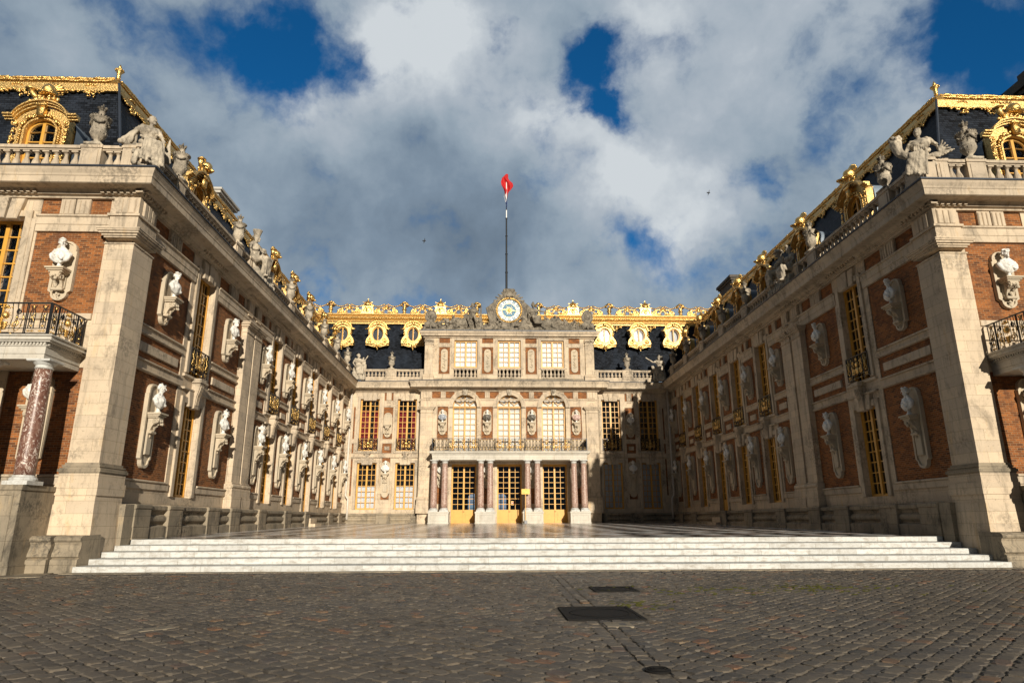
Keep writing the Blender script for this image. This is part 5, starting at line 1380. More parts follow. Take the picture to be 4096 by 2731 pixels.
    for q in range(9):
        xc = -13.5+2.85*q if q < 4 else 6.35+2.87*(q-4)
        m_ = xc+1.42
        if q == 3 or q == 8: continue
        # lambrequin between the round windows
        gm, g = g, MB()
        for s in (-1, 1):
            spiral(g, m_+s*.42, 16.10, .12, 1.1, .42, .04, s, 90); g.tube([(m_+s*.52, .4, 16.2), (m_+s*.3, .44, 16.0), (m_+s*.12, .5, 15.95), (m_, .55, 15.85)], .035, 5)
            leafy(g, [(m_+s*.5, .42, 16.15), (m_+s*.1, .5, 15.98)], .05, q, 1.)
        leafy(g, [(m_, .5, 16.05), (m_, .6, 15.78)], .07, q, 1.5); g.cap((m_, .62, 15.78), (m_, .66, 15.60), .05, .02, 6)
        g.build('gilded_lambrequin', 'gilding', rf, FRF, (m_, .5, 16), smooth=True); g = gm
    g.build('gilded_leafwork', 'gilding', rf, FRF, (1.6, 0, 16.4), smooth=True)
    # pierced gilded cresting, one piece per bay
    zc = 17.16
    cr = MB()
    cr.prism([(-.62, 0), (.62, 0), (.50, .14), (.46, .62), (.54, .70), (-.54, .70), (-.46, .62), (-.50, .14)], -.1, .14, .02)
    cr.ell((0, .17, .34), (.17, .05, .22), 12, 8); cr.ell((0, .24, .40), (.09, .06, .12), 8, 6)
    for s in (-1, 1):
        leafy(cr, [(s*.15, .18, .58), (s*.34, .17, .3), (s*.30, .16, .15)], .035, 2, 1.); cr.tube([(s*.38, .06, .74), (s*.12, .1, .98)], .05, 6); cr.tube([(-s*.42, .1, 1.02), (s*.3, .12, .76)], .035, 6)
    cr.lathe([(.30, .74), (.31, .82), (.26, .86), (.30, .95), (.24, 1.06), (.10, 1.14), (.05, 1.16)], (0, .02, 0), 14)
    for i_ in range(8): cr.ell((.29*math.cos(i_*PI/4), .02+.29*math.sin(i_*PI/4), .90), .06, 6, 4)
    cr.ell((0, .02, 1.20), .07, 8, 6); cr.box(-.015, .015, .0, .04, 1.24, 1.36); cr.box(-.05, .05, .001, .039, 1.28, 1.31)
    crown = cr.build('crown_pedestal', 'gilding', local=True)
    fl = MB(); fl.lathe([(.20, 0), (.22, .05), (.15, .1), (.13, .3), (.20, .36), (.22, .42), (.14, .46), (.16, .6), (.2, .66)], (0, 0, 0), 12)
    rr = random.Random(4)
    for i_ in range(34):
        a, e_ = rr.uniform(0, 2*PI), rr.uniform(-.4, 1.5); fl.ell((.31*math.cos(e_)*math.cos(a), .25*math.cos(e_)*math.sin(a), .80+.25*math.sin(e_)), .085, 6, 4)
    vase = fl.build('flower_vase', 'gilding', local=True, smooth=True)
    sc = MB()
    for s in (-1, 1):
        spiral(sc, s*.76, .26, .25, 1.9, .0, .075, s, 90, tail=[(s*.55, .50), (s*.30, .52), (s*.16, .66)], seg=6); sc.tube([(s*.08, 0, .68), (s*.16, 0, .30), (s*.45, 0, .20), (s*.5, 0, .05)], .05, 5); sc.tube([(s*.1, 0, .06), (s*.95, 0, .06)], .05, 5)
        leafy(sc, [(s*.15, 0, .15), (s*.5, 0, .15)], .08, 3, 1.8); leafy(sc, [(s*.08, .0, .75), (s*.14, .02, .55), (s*.3, 0, .35)], .05, 5, 1.6)
        sc.tube([(s*.98, 0, .05), (s*1.0, 0, .25)], .03, 5)
        for i_ in range(15):
            t = i_/14; sc.ell((s*(.16+1.12*t), .03,   .84-.20*math.sin(PI*t)+.02*t), .06, 6, 4)
    sc.ell((0, .02, .74), (.10, .08, .12), 8, 6); sc.ell((0, .02, .5), (.08, .06, .2), 8, 6)
    scroll = sc.build('scroll_cresting', 'gilding', local=True, smooth=True)
    for xc in (-16.45, -10.26, -4.16, 1.46, 7.08, 13.26, 19.4): place('gilded_crown', crown, rf, FRF(xc, .1, zc), 0)
    for xc in (-13.35, -7.2, -1.1, 4.15, 10.17, 16.3): place('gilded_vase', vase, rf, FRF(xc, .1, zc), 0)
    xs = [-16.45, -13.35, -10.26, -7.2, -4.16, -1.1, 1.46, 4.15, 7.08, 10.17, 13.26, 16.3, 19.4]
    for a, b in zip(xs, xs[1:]):
        if b-a > 2.8: place('gilded_scrollwork', scroll, rf, FRF((a+b)/2, .1, zc), 0)
    mb = MB(); mb.box(A_-4, B_+4, -.3, -.2, 16.9, 17.2); mb.build('ridge_back', 'lead', rf, FRF, (0, 0, 17))
    # --- round dormers
    d = oculus_parts()
    for xc in (-11.95, -9.10, -6.24, 9.45, 12.32, 15.2):
        p = Vector((xc, YB+1.55, 15.06)); r = place('round_dormer', d['front'], root, p, 0)
        for nm, k in (('gilded_carving', 'carv'), ('window_frame', 'win'), ('pane', 'pane'), ('curtain', 'cur2' if xc < 0 else 'cur'), ('lead_cheeks', 'lead')): place(nm, d[k], r, p, 0)  # left three get no cloth but a sheet painted as dark room
    return root

def oculus_parts():
    d = {}; n = 40
    inner = [(.47*math.cos(2*PI*i/n), .60*math.sin(2*PI*i/n)) for i in range(n)]
    def outr(i):
        a = 2*PI*i/n; c, s = math.cos(a), math.sin(a)
        if s > .45: return (c*.92, .15+s*.86)            # arched head
        if s > -.15: return ((.66+.12*abs(s)) * (1 if c > 0 else -1), s*.75+.02)
        w = .70+.24*math.sin(min(1, (-s-.15)/.5)*PI/2)
        if s > -.80: return (w*(1 if c > 0 else -1), s*.98)
        return (c*1.55 if abs(c*1.55) < .94 else .94*(1 if c > 0 else -1), -.86-.30*(1-abs(c)/.6)**.8 if abs(c) < .6 else -.86)
    outer = [outr(i) for i in range(n)]
    P = MB(); P.ring(outer, inner, -.5, .06)
    e1 = [(x*1.20, z*1.17) for x, z in inner]; e2 = [(x*1.02, z*1.02) for x, z in inner]; P.ring(e1, e2, .05, .12)
    d['front'] = P.build('round_dormer', 'gilding_plain', local=True)
    g = MB(); hood = [(-1.02, .40), (-.80, .42), (-.72, .55)]+[(.70*math.cos(R(a)), .52+.58*math.sin(R(a))) for a in range(160, 19, -14)]+[(.72, .55), (.80, .42), (1.02, .40)]
    g.tube([(x, .10, z) for x, z in hood], .07, 6); g.tube([(x*.92, .14, z*.93) for x, z in hood], .04, 5)
    leafy(g, [(-.5, .12, .62), (0, .14, .82), (.5, .12, .62)], .05, 2, 1.4); g.ell((0, .18, .86), (.12, .1, .15), 8, 6)
    for s in (-1, 1):
        leafy(g, [(s*.72, .1, .30), (s*.70, .1, -.1)], .06, 3, 1.3); spiral(g, s*.64, -.56, .20, 1.6, .10, .04, s, 90); leafy(g, [(s*.2, .1, -.84), (s*.55, .1, -.80)], .05, 6, 1.3); spiral(g, s*.82, -.92, .09, 1, .06, .04, -s, 90)
        g.tube([(s*.94, .08, -.82), (s*.5, .1, -.88), (s*.2, .1, -1.02), (0, .1, -1.14)], .05, 5)
    g.ell((0, .14, -.98), (.16, .1, .12), 8, 6); leafy(g, [(0, .12, -1.08), (0, .1, -1.3)], .07, 4, 1.5)
    d['carv'] = g.build('gilded_carving', 'gilding', local=True, smooth=True)
    w = MB(); m2 = [(x*.86, z*.89) for x, z in inner]; w.ring([(x*1.0, z*1.0) for x, z in inner], m2, -.12, -.04); w.box(-.045, .045, -.12, -.03, -.56, .56)
    d['win'] = w.build('window_frame', 'yellow_paint', local=True)
    q = MB(); q.prism([(x*.99, z*.99) for x, z in inner], -.10, -.095); d['pane'] = q.build('pane', 'window_glass', local=True)
    q = MB(); q.prism([(x*1.1, z*1.1) for x, z in inner], -.30, -.28); d['cur'] = q.build('curtain', 'white_curtain', local=True); d['cur2'] = q.build('curtain', 'dark_room_sheet', local=True)
    q = MB(); q.ring([(x*.97, z*.97 if z > -.8 else z*.9) for x, z in outer], [(x*.9, z*.9 if z > -.8 else z*.85) for x, z in outer], -2.2, -.02); d['lead'] = q.build('lead_cheeks', 'lead', local=True)
    return d
central()

# ------------------------------------------------------------------ sculpture
def xf(c, s, yaw):
    cy, sy = math.cos(yaw), math.sin(yaw)
    return lambda u, w, z: (c[0]+s*(u*cy-w*sy), c[1]+s*(u*sy+w*cy), c[2]+s*z)
def sitter(mb, T, s, armL, armR, head=0., robe=True, bare=False, helmet=None, crown=False, legs=((-.15, .48, -.38), (.17, .50, -.36)), knees=((-.17, .50, .10), (.17, .52, .16)), lean=0.):
    """seated figure: T maps body space to builder space; z=0 is the seat"""
    C = lambda a, b, r0, r1=None: mb.cap(T(*a), T(*b), r0*s, (r1 or r0)*s, 10)
    sh = lambda x, y, z: (x+lean*z, y, z)
    mb.ell(T(0, 0, .12), (.21*s, .21*s, .17*s), 12, 8)
    C(sh(0, -.01, .15), sh(0, 0, .40), .19, .165); C(sh(-.09, .02, .56), sh(.09, .02, .56), .17, .17); C(sh(-.18, 0, .69), sh(.18, 0, .69), .088); C(sh(-.09, .13, .56), sh(-.08, .14, .55), .075); C(sh(.09, .13, .56), sh(.08, .14, .55), .075); 
    if bare:
        for x in (-.075, .075): mb.ell(T(*sh(x, .12, .58)), (.075*s, .05*s, .06*s), 8, 6)
        for z in (.28, .36, .44): C(sh(-.06, .13, z), sh(.06, .13, z), .03)
    C(sh(0, .01, .70), sh(0, .03, .86), .055, .052)
    hu = .10*math.sin(head); hc = sh(0, .045, .96)
    mb.ell(T(*hc), (.098*s, .112*s, .138*s), 12, 10)
    hd = lambda a, b, c: (hc[0]+a*math.cos(head)+b*math.sin(head), hc[1]-a*math.sin(head)+b*math.cos(head), hc[2]+c)
    C(hd(0, .10, .0), hd(0, .125, -.03), .012, .02); C(hd(0, .06, -.10), hd(0, .08, -.11), .04); C(hd(0, -.09, .04), hd(0, -.14, .04), .05); C(hd(-.035, .08, .03), hd(.035, .08, .03), .02)
    rr = random.Random(int(s*1000))
    for i in range(30):
        a = rr.uniform(-1.6, 1.6)+PI; e = rr.uniform(-.2, 1.4); q = hd(.09*math.cos(e)*math.sin(a), .10*math.cos(e)*math.cos(a), .125*math.sin(e)+.01); mb.ell(T(*q), .032*s, 6, 4)
    if helmet:
        mb.ell(T(*hd(0, -.01, .06)), (.115*s, .13*s, .11*s), 10, 8); C(hd(-.10, .05, .05), hd(.10, .05, .05), .03); C(hd(0, .10, .17), hd(0, -.14, .10), .05, .03)
        if helmet == 2:
            for i in range(20): a_ = i*2*PI/20; C(hd(.12*math.cos(a_), .13*math.sin(a_), .05), hd(.17*math.cos(a_), .19*math.sin(a_), .04), .02)
    if crown:
        for i in range(13):
            a_ = i*2*PI/13; C(hd(.085*math.cos(a_), .095*math.sin(a_), .09), hd(.13*math.cos(a_), .15*math.sin(a_), .30), .022, .028)
    for i, arm in enumerate((armL, armR)):
        x = -.21 if i == 0 else .21; C(sh(x, 0, .67), arm[0], .062, .048); C(arm[0], arm[1], .046, .034); mb.ell(T(*arm[1]), .045*s, 6, 5)
        if robe: C(sh(x, 0, .68), ((sh(x, 0, .67)[0]+arm[0][0])/2, (arm[0][1])/2, (.67+arm[0][2])/2), .08, .07)
    for k, f in zip(knees, legs):
        hip = (k[0]*.6, .05, .11); C(hip, k, .115, .085); C(k, f, .078, .050); C(f, (f[0], f[1]+.16, f[2]-.03), .045, .03)
    if robe:
        a, b = knees; f, g = legs
        for t in (0, .33, .66, 1):
            kx = tuple(a[i]*(1-t)+b[i]*t for i in range(3)); fx = tuple((f[i]*(1-t)+g[i]*t)*.9+kx[i]*.1 for i in range(3)); C((kx[0]*.8, .1, .10), kx, .13, .10); C(kx, fx, .10, .085)
        C((-.24, -.02, .06), (-.30, .15, -.22), .09, .07); C((.24, -.02, .06), (.28, .12, -.2), .09, .06)
        C(sh(-.2, .02, .70), sh(.15, .10, .30), .07, .06); C(sh(.18, .06, .32), sh(-.18, .05, .2), .07, .07)
def stat(name, mb, F3, loc, rz, label, cat='statue', group=None, voxel=.03, fold=.014, fs=9, mat='carved_stone', sm=1):
    near = voxel < .03
    me = organic(mb, name, mat, voxel*(.62 if near else .72), .003 if near else .008, fold*(.55 if near else 1.), fs*(1.6 if near else 1.4), sm); o = place(name, me, None, Vector(loc), rz); tag(o, label, cat, group); return o
GS = 'seated statues on the balustrade'
# left corner: woman with a cloak, resting on one arm, pointed monument beside her
mb = MB(); T = xf((0, 0, 0), 1.12, .0)
sitter(mb, T, 1.12, ((-.34, -.03, .45), (-.40, .02, .12)), ((.30, .22, .42), (.33, .42, .20)), head=.7, lean=.05, legs=((-.02, .56, -.50), (.30, .60, -.62)), knees=((-.02, .58, .02), (.24, .56, .02)))
C_ = lambda a, b, r0, r1: mb.cap(T(*a), T(*b), r0, r1, 8)
for i in range(9): C_((-.24-.022*i, -.10, .70-.035*i), (-.30-.045*i, -.06+.01*i, .03), .055, .035+.004*i)
for i in range(7): C_((-.20+.07*i, .12+.02*i, .34-.02*i), (-.02+.06*i, .50, .08-.05*i), .035, .03)
for i in range(8): C_((-.16+.05*i, .60+.01*i, .02), (-.22+.085*i, .60, -.55-.02*i), .05, .045)
mb.prism([(.36, -.25), (.72, -.25), (.64, .35), (.60, .62), (.56, .35)], -.02, .16)
C_((.30, .58, -.6), (.30, .76, -.68), .055, .04); C_((-.3, .30, -.60), (.2, .46, -.72), .09, .08); C_((-.25, .35, -.3), (-.32, .42, -.65), .10, .09)
stat('seated_statue', mb, None, (-10.85, 18.72, 11.70), R(40), 'seated cloaked stone woman at the front left corner, a pointed monument at her knee', 'statue', GS, .026, .015, 12)
# right corner: woman with a cornucopia
mb = MB(); T = xf((0, 0, 0), 1.15, 0)
sitter(mb, T, 1.15, ((-.36, .10, .42), (-.22, .26, .22)), ((.40, -.02, .46), (.44, .14, .18)), head=-.3, legs=((-.36, .60, -.52), (-.10, .62, -.60)), knees=((-.20, .58, .04), (.02, .56, .06)))
C_ = lambda a, b, r0, r1: mb.cap(T(*a), T(*b), r0, r1, 8)
pts = [(-.15, .26, .20), (-.34, .24, .22), (-.48, .2, .36), (-.54, .16, .56), (-.56, .14, .74)]
for i, (a, b) in enumerate(zip(pts, pts[1:])): C_(a, b, .07+.03*i, .10+.03*i)
for i in range(10): mb.ell(T(-.56+.13*math.cos(i*.63), .14+.13*math.sin(i*.63), .86+.04*(i % 2)), .07, 6, 5)
for i in range(8): C_((-.20+.05*i, .58, .05), (-.40+.07*i, .60, -.48-.02*i), .042, .038)
for i in range(6): C_((.12+.05*i, .1, .14), (.42+.07*i, .16, -.02+.02*i), .05, .03)
for i in range(6): C_((-.12+.05*i, .16, .62-.02*i), (-.14+.055*i, .17, .34), .022, .022)
for i in range(4): C_((.42, .1, .2), (.55+.05*i, .12, .45-.09*i), .03, .025)
stat('seated_statue', mb, None, (14.16, 18.72, 11.70), R(-40), 'seated stone woman raising a horn of plenty at the front right corner', 'statue', GS, .026, .015, 12)
# left wing group: feather-crowned woman, with a second figure behind
mb = MB(); T = xf((-.35, 0, 0), 1.25, 0)
sitter(mb, T, 1.25, ((-.40, -.02, .50), (-.20, .02, .24)), ((.34, .16, .44), (.46, .34, .30)), head=.25, bare=True, crown=True, robe=True, legs=((-.15, .45, -.50), (.15, .47, -.50)))
T2 = xf((.75, -.05, -.28), 1.0, .3); sitter(mb, T2, 1.0, ((-.36, .1, .5), (-.2, .3, .6)), ((.30, .2, .40), (.34, .35, .2)), head=-.4)
for i in range(6): mb.cap((-.7+.3*i, .3, -.5), (-.6+.3*i, .52, -.85), .18, .14, 8)
mb.cap((1.1, .2, .2), (1.15, .35, .75), .05, .03, 6); mb.ell((.5, .1, .9), (.18, .14, .14), 8, 6)
stat('seated_statue_group', mb, None, FL(28.3, .15, 11.66), R(90), 'pair of seated stone figures on the left balustrade, one in a feather crown', 'statue', GS, .034, .016, 10)
mb = MB(); T = xf((-.5, 0, 0), 1.25, .1)
sitter(mb, T, 1.25, ((-.34, .1, .48), (-.22, .30, .50)), ((.34, .1, .44), (.30, .34, .30)), head=-.5, helmet=2)
T2 = xf((.65, .05, -.2), 1.15, -.1); sitter(mb, T2, 1.15, ((-.30, .2, .46), (-.10, .28, .70)), ((.32, .1, .44), (.36, .3, .25)), head=.1, helmet=1)
for i in range(7): mb.cap((-.9+.3*i, .3, -.5), (-.8+.3*i, .52, -.85), .18, .14, 8)
for i in range(5): mb.cap((-.8-.03*i, -.1, .75-.05*i), (-1.0-.04*i, 0, .1), .08, .07, 6)
stat('seated_statue_group', mb, None, FR(28.6, .15, 11.66), R(-90), 'two seated stone figures on the right balustrade, one in a plumed broad helmet', 'statue', GS, .034, .016, 10)
# back corners
mb = MB(); T = xf((0, 0, 0), 1.15, 0)
sitter(mb, T, 1.15, ((-.34, .0, .42), (-.28, .24, .2)), ((.42, -.02, .62), (.62, .05, 1.0)), head=.7)
for i in range(5): mb.cap(T(-.3+.15*i, .3, -.3), T(-.3+.15*i, .5, -.7), .16, .13, 8)
for i in range(4): mb.cap(T(.2+.1*i, -.1, .1), T(.36+.06*i, -.05, .85-.15*i), .10, .07, 6)
stat('seated_statue', mb, None, (-10.15, YB-.35, 11.66), R(25), 'seated stone woman raising one arm where the left balustrade meets the back', 'statue', GS, .036, .016, 9)
mb = MB(); T = xf((0, 0, 0), 1.15, 0)
sitter(mb, T, 1.15, ((-.42, .12, .62), (-.85, .2, .95)), ((.34, .05, .42), (.30, .25, .2)), head=-.6)
mb.cap(T(-.45, .1, .3), T(-.25, .1, -.2), .12, .16, 8)
for i in range(5): mb.cap(T(-.3+.15*i, .3, -.3), T(-.3+.15*i, .5, -.7), .16, .13, 8)
for i in range(3): mb.cap(T(-.1+.1*i, -.15, .75), T(.1*i, -.2, 1.0), .12, .10, 8)
stat('seated_statue', mb, None, (13.35, YB-.35, 11.66), R(-20), 'seated stone figure stretching an arm leftwards at the back right corner', 'statue', GS, .036, .016, 9)

# attic sculpture either side of the clock
ZA = 14.76; YA = YB-OP-.05
def beast(mb, x, w, z, s, d=1):
    mb.cap((x, w, z+.35*s), (x+d*.75*s, w, z+.32*s), .27*s, .24*s, 10); mb.cap((x-d*.05*s, w+.05, z+.42*s), (x-d*.35*s, w+.12, z+.50*s), .24*s, .17*s, 10); mb.cap((x-d*.35*s, w+.14, z+.46*s), (x-d*.56*s, w+.18, z+.36*s), .15*s, .09*s, 8)
    rr = random.Random(int(x*10))
    for i in range(14): mb.ell((x-d*(.2+rr.uniform(-.22, .2))*s, w+.1+rr.uniform(-.1, .16), z+(.5+rr.uniform(-.22, .25))*s), .09*s, 6, 5)
    for q in (0, .6): mb.cap((x+d*q*s, w+.15, z+.25*s), (x+d*(q-.22)*s, w+.25, z+.08), .11*s, .07*s, 8)
def pile(mb, x0, x1, h, seed):
    rr = random.Random(seed); x = x0; h *= 1.25
    while x < x1:
        t = (x-x0)/(x1-x0); hh = h*(.6+.4*t) if seed % 2 else h*(1-.4*t)
        for k in range(4):
            z = rr.uniform(.05, hh); mb.cap((x, rr.uniform(-.1, .2), z), (x+rr.uniform(-.3, .3), rr.uniform(0, .3), z+rr.uniform(-.25, .3)), rr.uniform(.07, .13), rr.uniform(.04, .10), 7)
        x += .13
mb = MB(); T = xf((-1.35, .05, .85), 1.3, .25)
sitter(mb, T, 1.3, ((-.36, .12, .40), (-.46, .36, .22)), ((.36, .0, .44), (.44, .12, .18)), head=.35, bare=True, robe=False, legs=((-.06, .52, -.36), (.40, .52, -.34)), knees=((-.15, .52, .05), (.24, .50, .12)))
T_ = T; mb.ell(T_(0, .12, .86), (.09, .08, .13), 8, 6)
mb.cap((-.72, .15, .1), (-.70, .15, 1.95), .12, .05, 8); mb.ell((-1.35, 0, .45), (.35, .25, .45), 10, 8); pile(mb, -2.0, -.7, .75, 4)
beast(mb, -2.35, .1, .12, 1.35, 1); beast(mb, -1.55, .05, .55, 1.0, 1); pile(mb, -4.1, -2.2, .75, 3); pile(mb, -3., .9, .5, 5); 
for i in range(5): mb.cap((.2+.12*i, .0, .9-.1*i), (.35+.13*i, .15, .1), .09, .08, 7)
mb.cap((-.4, .3, .12), (.6, .35, .15), .14, .12, 8); mb.box(-4.2, .95, -.2, .35, 0, .10)
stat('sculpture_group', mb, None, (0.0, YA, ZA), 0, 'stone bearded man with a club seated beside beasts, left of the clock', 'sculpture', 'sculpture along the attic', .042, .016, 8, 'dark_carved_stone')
mb = MB(); T = xf((.42, .05, .88), 1.3, -.2)
sitter(mb, T, 1.3, ((-.32, .1, .42), (-.30, .30, .2)), ((.44, .1, .60), (.74, .2, .56)), head=-.2, helmet=1, robe=True, bare=True, legs=((.05, .52, -.34), (.36, .55, -.32)), knees=((-.12, .52, .10), (.26, .50, .10)))
mb.cap((1.48, .3, 1.85), (1.30, .25, .9), .05, .04, 6); mb.ell((.4, 0, .45), (.35, .25, .5), 10, 8); pile(mb, -.1, 1.0, .75, 4); beast(mb, 1.9, .1, .1, 1.4, -1); beast(mb, -.55, .15, .05, .85, 1); pile(mb, 1.6, 4.25, .8, 2); pile(mb, -.9, 3.6, .5, 8)
for i in range(6): mb.cap((2.1+.18*i, .0, 1.15-.1*i), (2.2+.2*i, .15, .3), .09, .08, 7)
mb.box(-1.1, 4.3, -.2, .35, 0, .10)
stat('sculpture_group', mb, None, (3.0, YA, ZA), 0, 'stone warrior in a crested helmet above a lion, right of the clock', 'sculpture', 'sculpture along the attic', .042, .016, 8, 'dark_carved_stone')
for x, lab in ((-4.62, 'stone shield and armour trophy at the left end of the attic'), (7.72, 'stone shield and armour trophy at the right end of the attic')):
    mb = MB(); mb.box(-.62, .62, -.25, .30, 0, .12)
    mb.prism([(-.36, .85), (-.42, 1.15), (-.34, 1.45), (-.20, 1.62), (.20, 1.62), (.34, 1.45), (.42, 1.15), (.36, .85), (.0, .62)], -.05, .14)
    mb.tube([(x_, .14, z_) for x_, z_ in ((-.36, .85), (-.42, 1.15), (-.34, 1.45), (-.20, 1.62), (.20, 1.62), (.34, 1.45), (.42, 1.15), (.36, .85), (.0, .62))], .06, 6, closed=True)
    mb.ell((0, .17, 1.18), (.15, .12, .19), 10, 8); mb.cap((0, .28, 1.2), (0, .31, 1.12), .02, .03, 6)
    for i in range(12): a = i*PI/6; mb.ell((.19*math.cos(a), .18, 1.2+.22*math.sin(a)), .05, 6, 4)
    for s in (-1, 1): mb.ell((s*.28, .12, .45), (.27, .22, .26), 10, 8); mb.cap((s*.1, .2, .6), (s*.5, .1, .2), .08, .10, 8); mb.cap((s*.45, .0, .3), (s*.62, .0, .15), .12, .1, 8)
    mb.cap((0, .2, .7), (0, .3, .15), .10, .07, 8)
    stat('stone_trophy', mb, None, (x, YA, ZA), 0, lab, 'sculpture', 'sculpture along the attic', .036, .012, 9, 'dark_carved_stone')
# clock
ck = empty('clock', (1.53, YA, ZA)); tag(ck, 'round blue and white clock with a gold sun face above the attic', 'clock')
mb = MB(); cz = 1.56; RO = 1.02
mb.ring(arc(0, cz, RO+.03, 0, 354, 59), arc(0, cz, .90, 0, 354, 59), -.15, .12); mb.prism([(-.85, 0), (.85, 0), (.62, .62), (-.62, .62)], -.15, .10)
me = mb.build('frame', 'dark_carved_stone', local=True); place('stone_frame', me, ck, (1.53, YA, ZA), 0)
mb = MB(); rr = random.Random(2)
for s in (-1, 1):
    for i in range(6): mb.cap((s*(.95+.06*i), -.02, .35), (s*(1.0+.12*i), .02, 2.2-.10*i), .10, .09, 7)
    for i in range(7): a = R(60+i*13); mb.cap((s*.9*math.cos(a-.4), .05, cz+1.05*math.sin(a-.4)+.1), (s*(1.25+.06*i)*math.cos(a-.55), .05, cz+1.32*math.sin(a-.55)+.12), .11, .05, 7)
    mb.cap((s*1.05, .1, .45), (s*1.35, .2, .12), .14, .12, 8)
    for i in range(8): mb.ell((s*(.28+.06*math.sin(i)), .12, cz+1.05+.11*i if i < 5 else cz+1.5), .13, 8, 6)
mb.ell((0, .12, cz+1.12), (.22, .24, .24), 10, 8); mb.cap((-.16, .28, cz+1.05), (.16, .28, cz+1.05), .06, .06, 8)
for i in range(15): a = R(-5+190*i/14); mb.ell((.36*math.cos(a), .02, cz+1.20+.32*math.sin(a)), (.15, .14, .15), 8, 6)
me = organic(mb, 'helmet_trophy', 'dark_carved_stone', .04, .02, .014, 9, 1); place('helmet_trophy', me, ck, (1.53, YA, ZA), 0)
mb = MB()
for i in range(48):
    a = i*PI/24; mb.cap((.86*math.cos(a), .10, cz+.86*math.sin(a)), (.92*math.cos(a+.08), .13, cz+.92*math.sin(a+.08)), .06, .05, 6)
me = mb.build('gilded_wreath', 'gilding', local=True, smooth=True); place('gilded_wreath', me, ck, (1.53, YA, ZA), 0)
mb = MB(); mb.m('clock_white'); mb.prism(arc(0, cz, .82, 0, 354, 59), -.1, .03); mb.m('clock_blue'); mb.prism(arc(0, cz, .53, 0, 354, 59), .0, .036); mb.m('gilding'); mb.ring(arc(0, cz, .55, 0, 354, 59), arc(0, cz, .52, 0, 354, 59), .029, .042)
me = mb.build('dial', None, local=True); place('dial', me, ck, (1.53, YA, ZA), 0)
mb = MB(); NUM = {12: 'XII', 1: 'I', 2: 'II', 3: 'III', 4: 'IIII', 5: 'V', 6: 'VI', 7: 'VII', 8: 'VIII', 9: 'IX', 10: 'X', 11: 'XI'}
def stroke(mb, a, b, x0, y0, x1, y1, t, w0, w1):
    d = Vector((x1-x0, y1-y0)).normalized(); nx, ny = -d.y*t, d.x*t
    q = [(x0+nx, y0+ny), (x1+nx, y1+ny), (x1-nx, y1-ny), (x0-nx, y0-ny)]
    mb.prism([(x*b-y*(-a)*-1 if False else x*b+y*a, cz-x*a+y*b) for x, y in q], w0, w1)
for k, tx in NUM.items():
    th = 2*PI*k/12; a, b = math.sin(th), math.cos(th)      # direction out = (a,b)
    mb.m('clock_blue'); q = [(-.095, .575), (.095, .575), (.125, .785), (-.125, .785)]; mb.prism([(x*b+y*a, cz-x*a+y*b) for x, y in q], .029, .034)
    mb.m('clock_white'); wd = {'I': .03, 'V': .06, 'X': .06}; tot = sum(wd[c] for c in tx); x = -tot/2
    for c in tx:
        m_ = x+wd[c]/2
        if c == 'I': stroke(mb, a, b, m_, .60, m_, .76, .011, .033, .040)
        if c == 'V': stroke(mb, a, b, m_-.025, .76, m_, .60, .010, .033, .040); stroke(mb, a, b, m_+.025, .76, m_, .60, .009, .033, .0405)
        if c == 'X': stroke(mb, a, b, m_-.025, .76, m_+.025, .60, .010, .033, .040); stroke(mb, a, b, m_+.025, .76, m_-.025, .60, .009, .033, .0405)
        x += wd[c]
me = mb.build('numerals', None, local=True); place('numerals', me, ck, (1.53, YA, ZA), 0)
mb = MB(); mb.ell((0, .08, cz), (.13, .07, .14), 12, 8); mb.cap((0, .14, cz+.01), (0, .16, cz-.03), .015, .02, 6)
for i in range(12): a = i*PI/6; r1 = .36 if i % 2 == 0 else .30; mb.prism([(.12*math.cos(a-.22), cz+.12*math.sin(a-.22)), (r1*math.cos(a), cz+r1*math.sin(a)), (.12*math.cos(a+.22), cz+.12*math.sin(a+.22))], .04, .07)
me = mb.build('sun_face', 'gilding', local=True, smooth=False); place('sun_face', me, ck, (1.53, YA, ZA), 0)
for nm, an, ln in (('hand', 172, .58), ('hand', -8, .74)):
    mb = MB(); a = R(an); c_, s_ = math.cos(a), math.sin(a); q = [(0, -.02), (ln*.8, -.012), (ln*.82, -.05), (ln, 0), (ln*.82, .05), (ln*.8, .012), (0, .02)]
    mb.prism([(x*c_-y*s_, cz+x*s_+y*c_) for x, y in q], .075, .085); me = mb.build('hand', 'gilding', local=True); place(nm, me, ck, (1.53, YA, ZA), 0)

ck.scale = (1.1, 1.1, 1.1)
# ------------------------------------------------------------------ busts
desc = ['draped, head turned to its right', 'woman with a hair bun', 'bearded, facing straight out', 'cloaked, head turned to its left', 'young woman glancing aside', 'small-crowned head']
pn = PAN_NEAR+PAN_FAR
for side, F, nm, lit in ((-1, FL, 'left', 'sunlit left wing'), (1, FR, 'right', 'shaded right wing')):
    for i, (a, b) in enumerate(pn):
        u = (a+b)/2
        if i == 0: u = 21.1
        if i == 1: u = 26.42
        for row, z in (('upper', 7.60), ('lower', 3.76)):
            v = (i*2+(row == 'lower')*3+(side > 0)) % 6
            add_bust(F, u, z, v, '%s white marble bust from the steps in the %s row on the %s' % (ORD[i], row, lit), 'marble busts on brackets along the wings')
F = FF
add_bust(FF, -12.63, 7.60, 3, 'white marble bust on the left front wall above the balcony corner', 'busts on the front walls')
add_bust(FF, -12.63, 3.55, 0, 'white marble bust on the left front wall hidden behind the red column', 'busts on the front walls')
add_bust(FF, A_+B_+12.63, 7.60, 2, 'white marble bust on the right front wall above the balcony', 'busts on the front walls')
add_bust(FF, A_+B_+12.63, 3.55, 5, 'white marble bust low on the right front wall under the balcony', 'busts on the front walls')
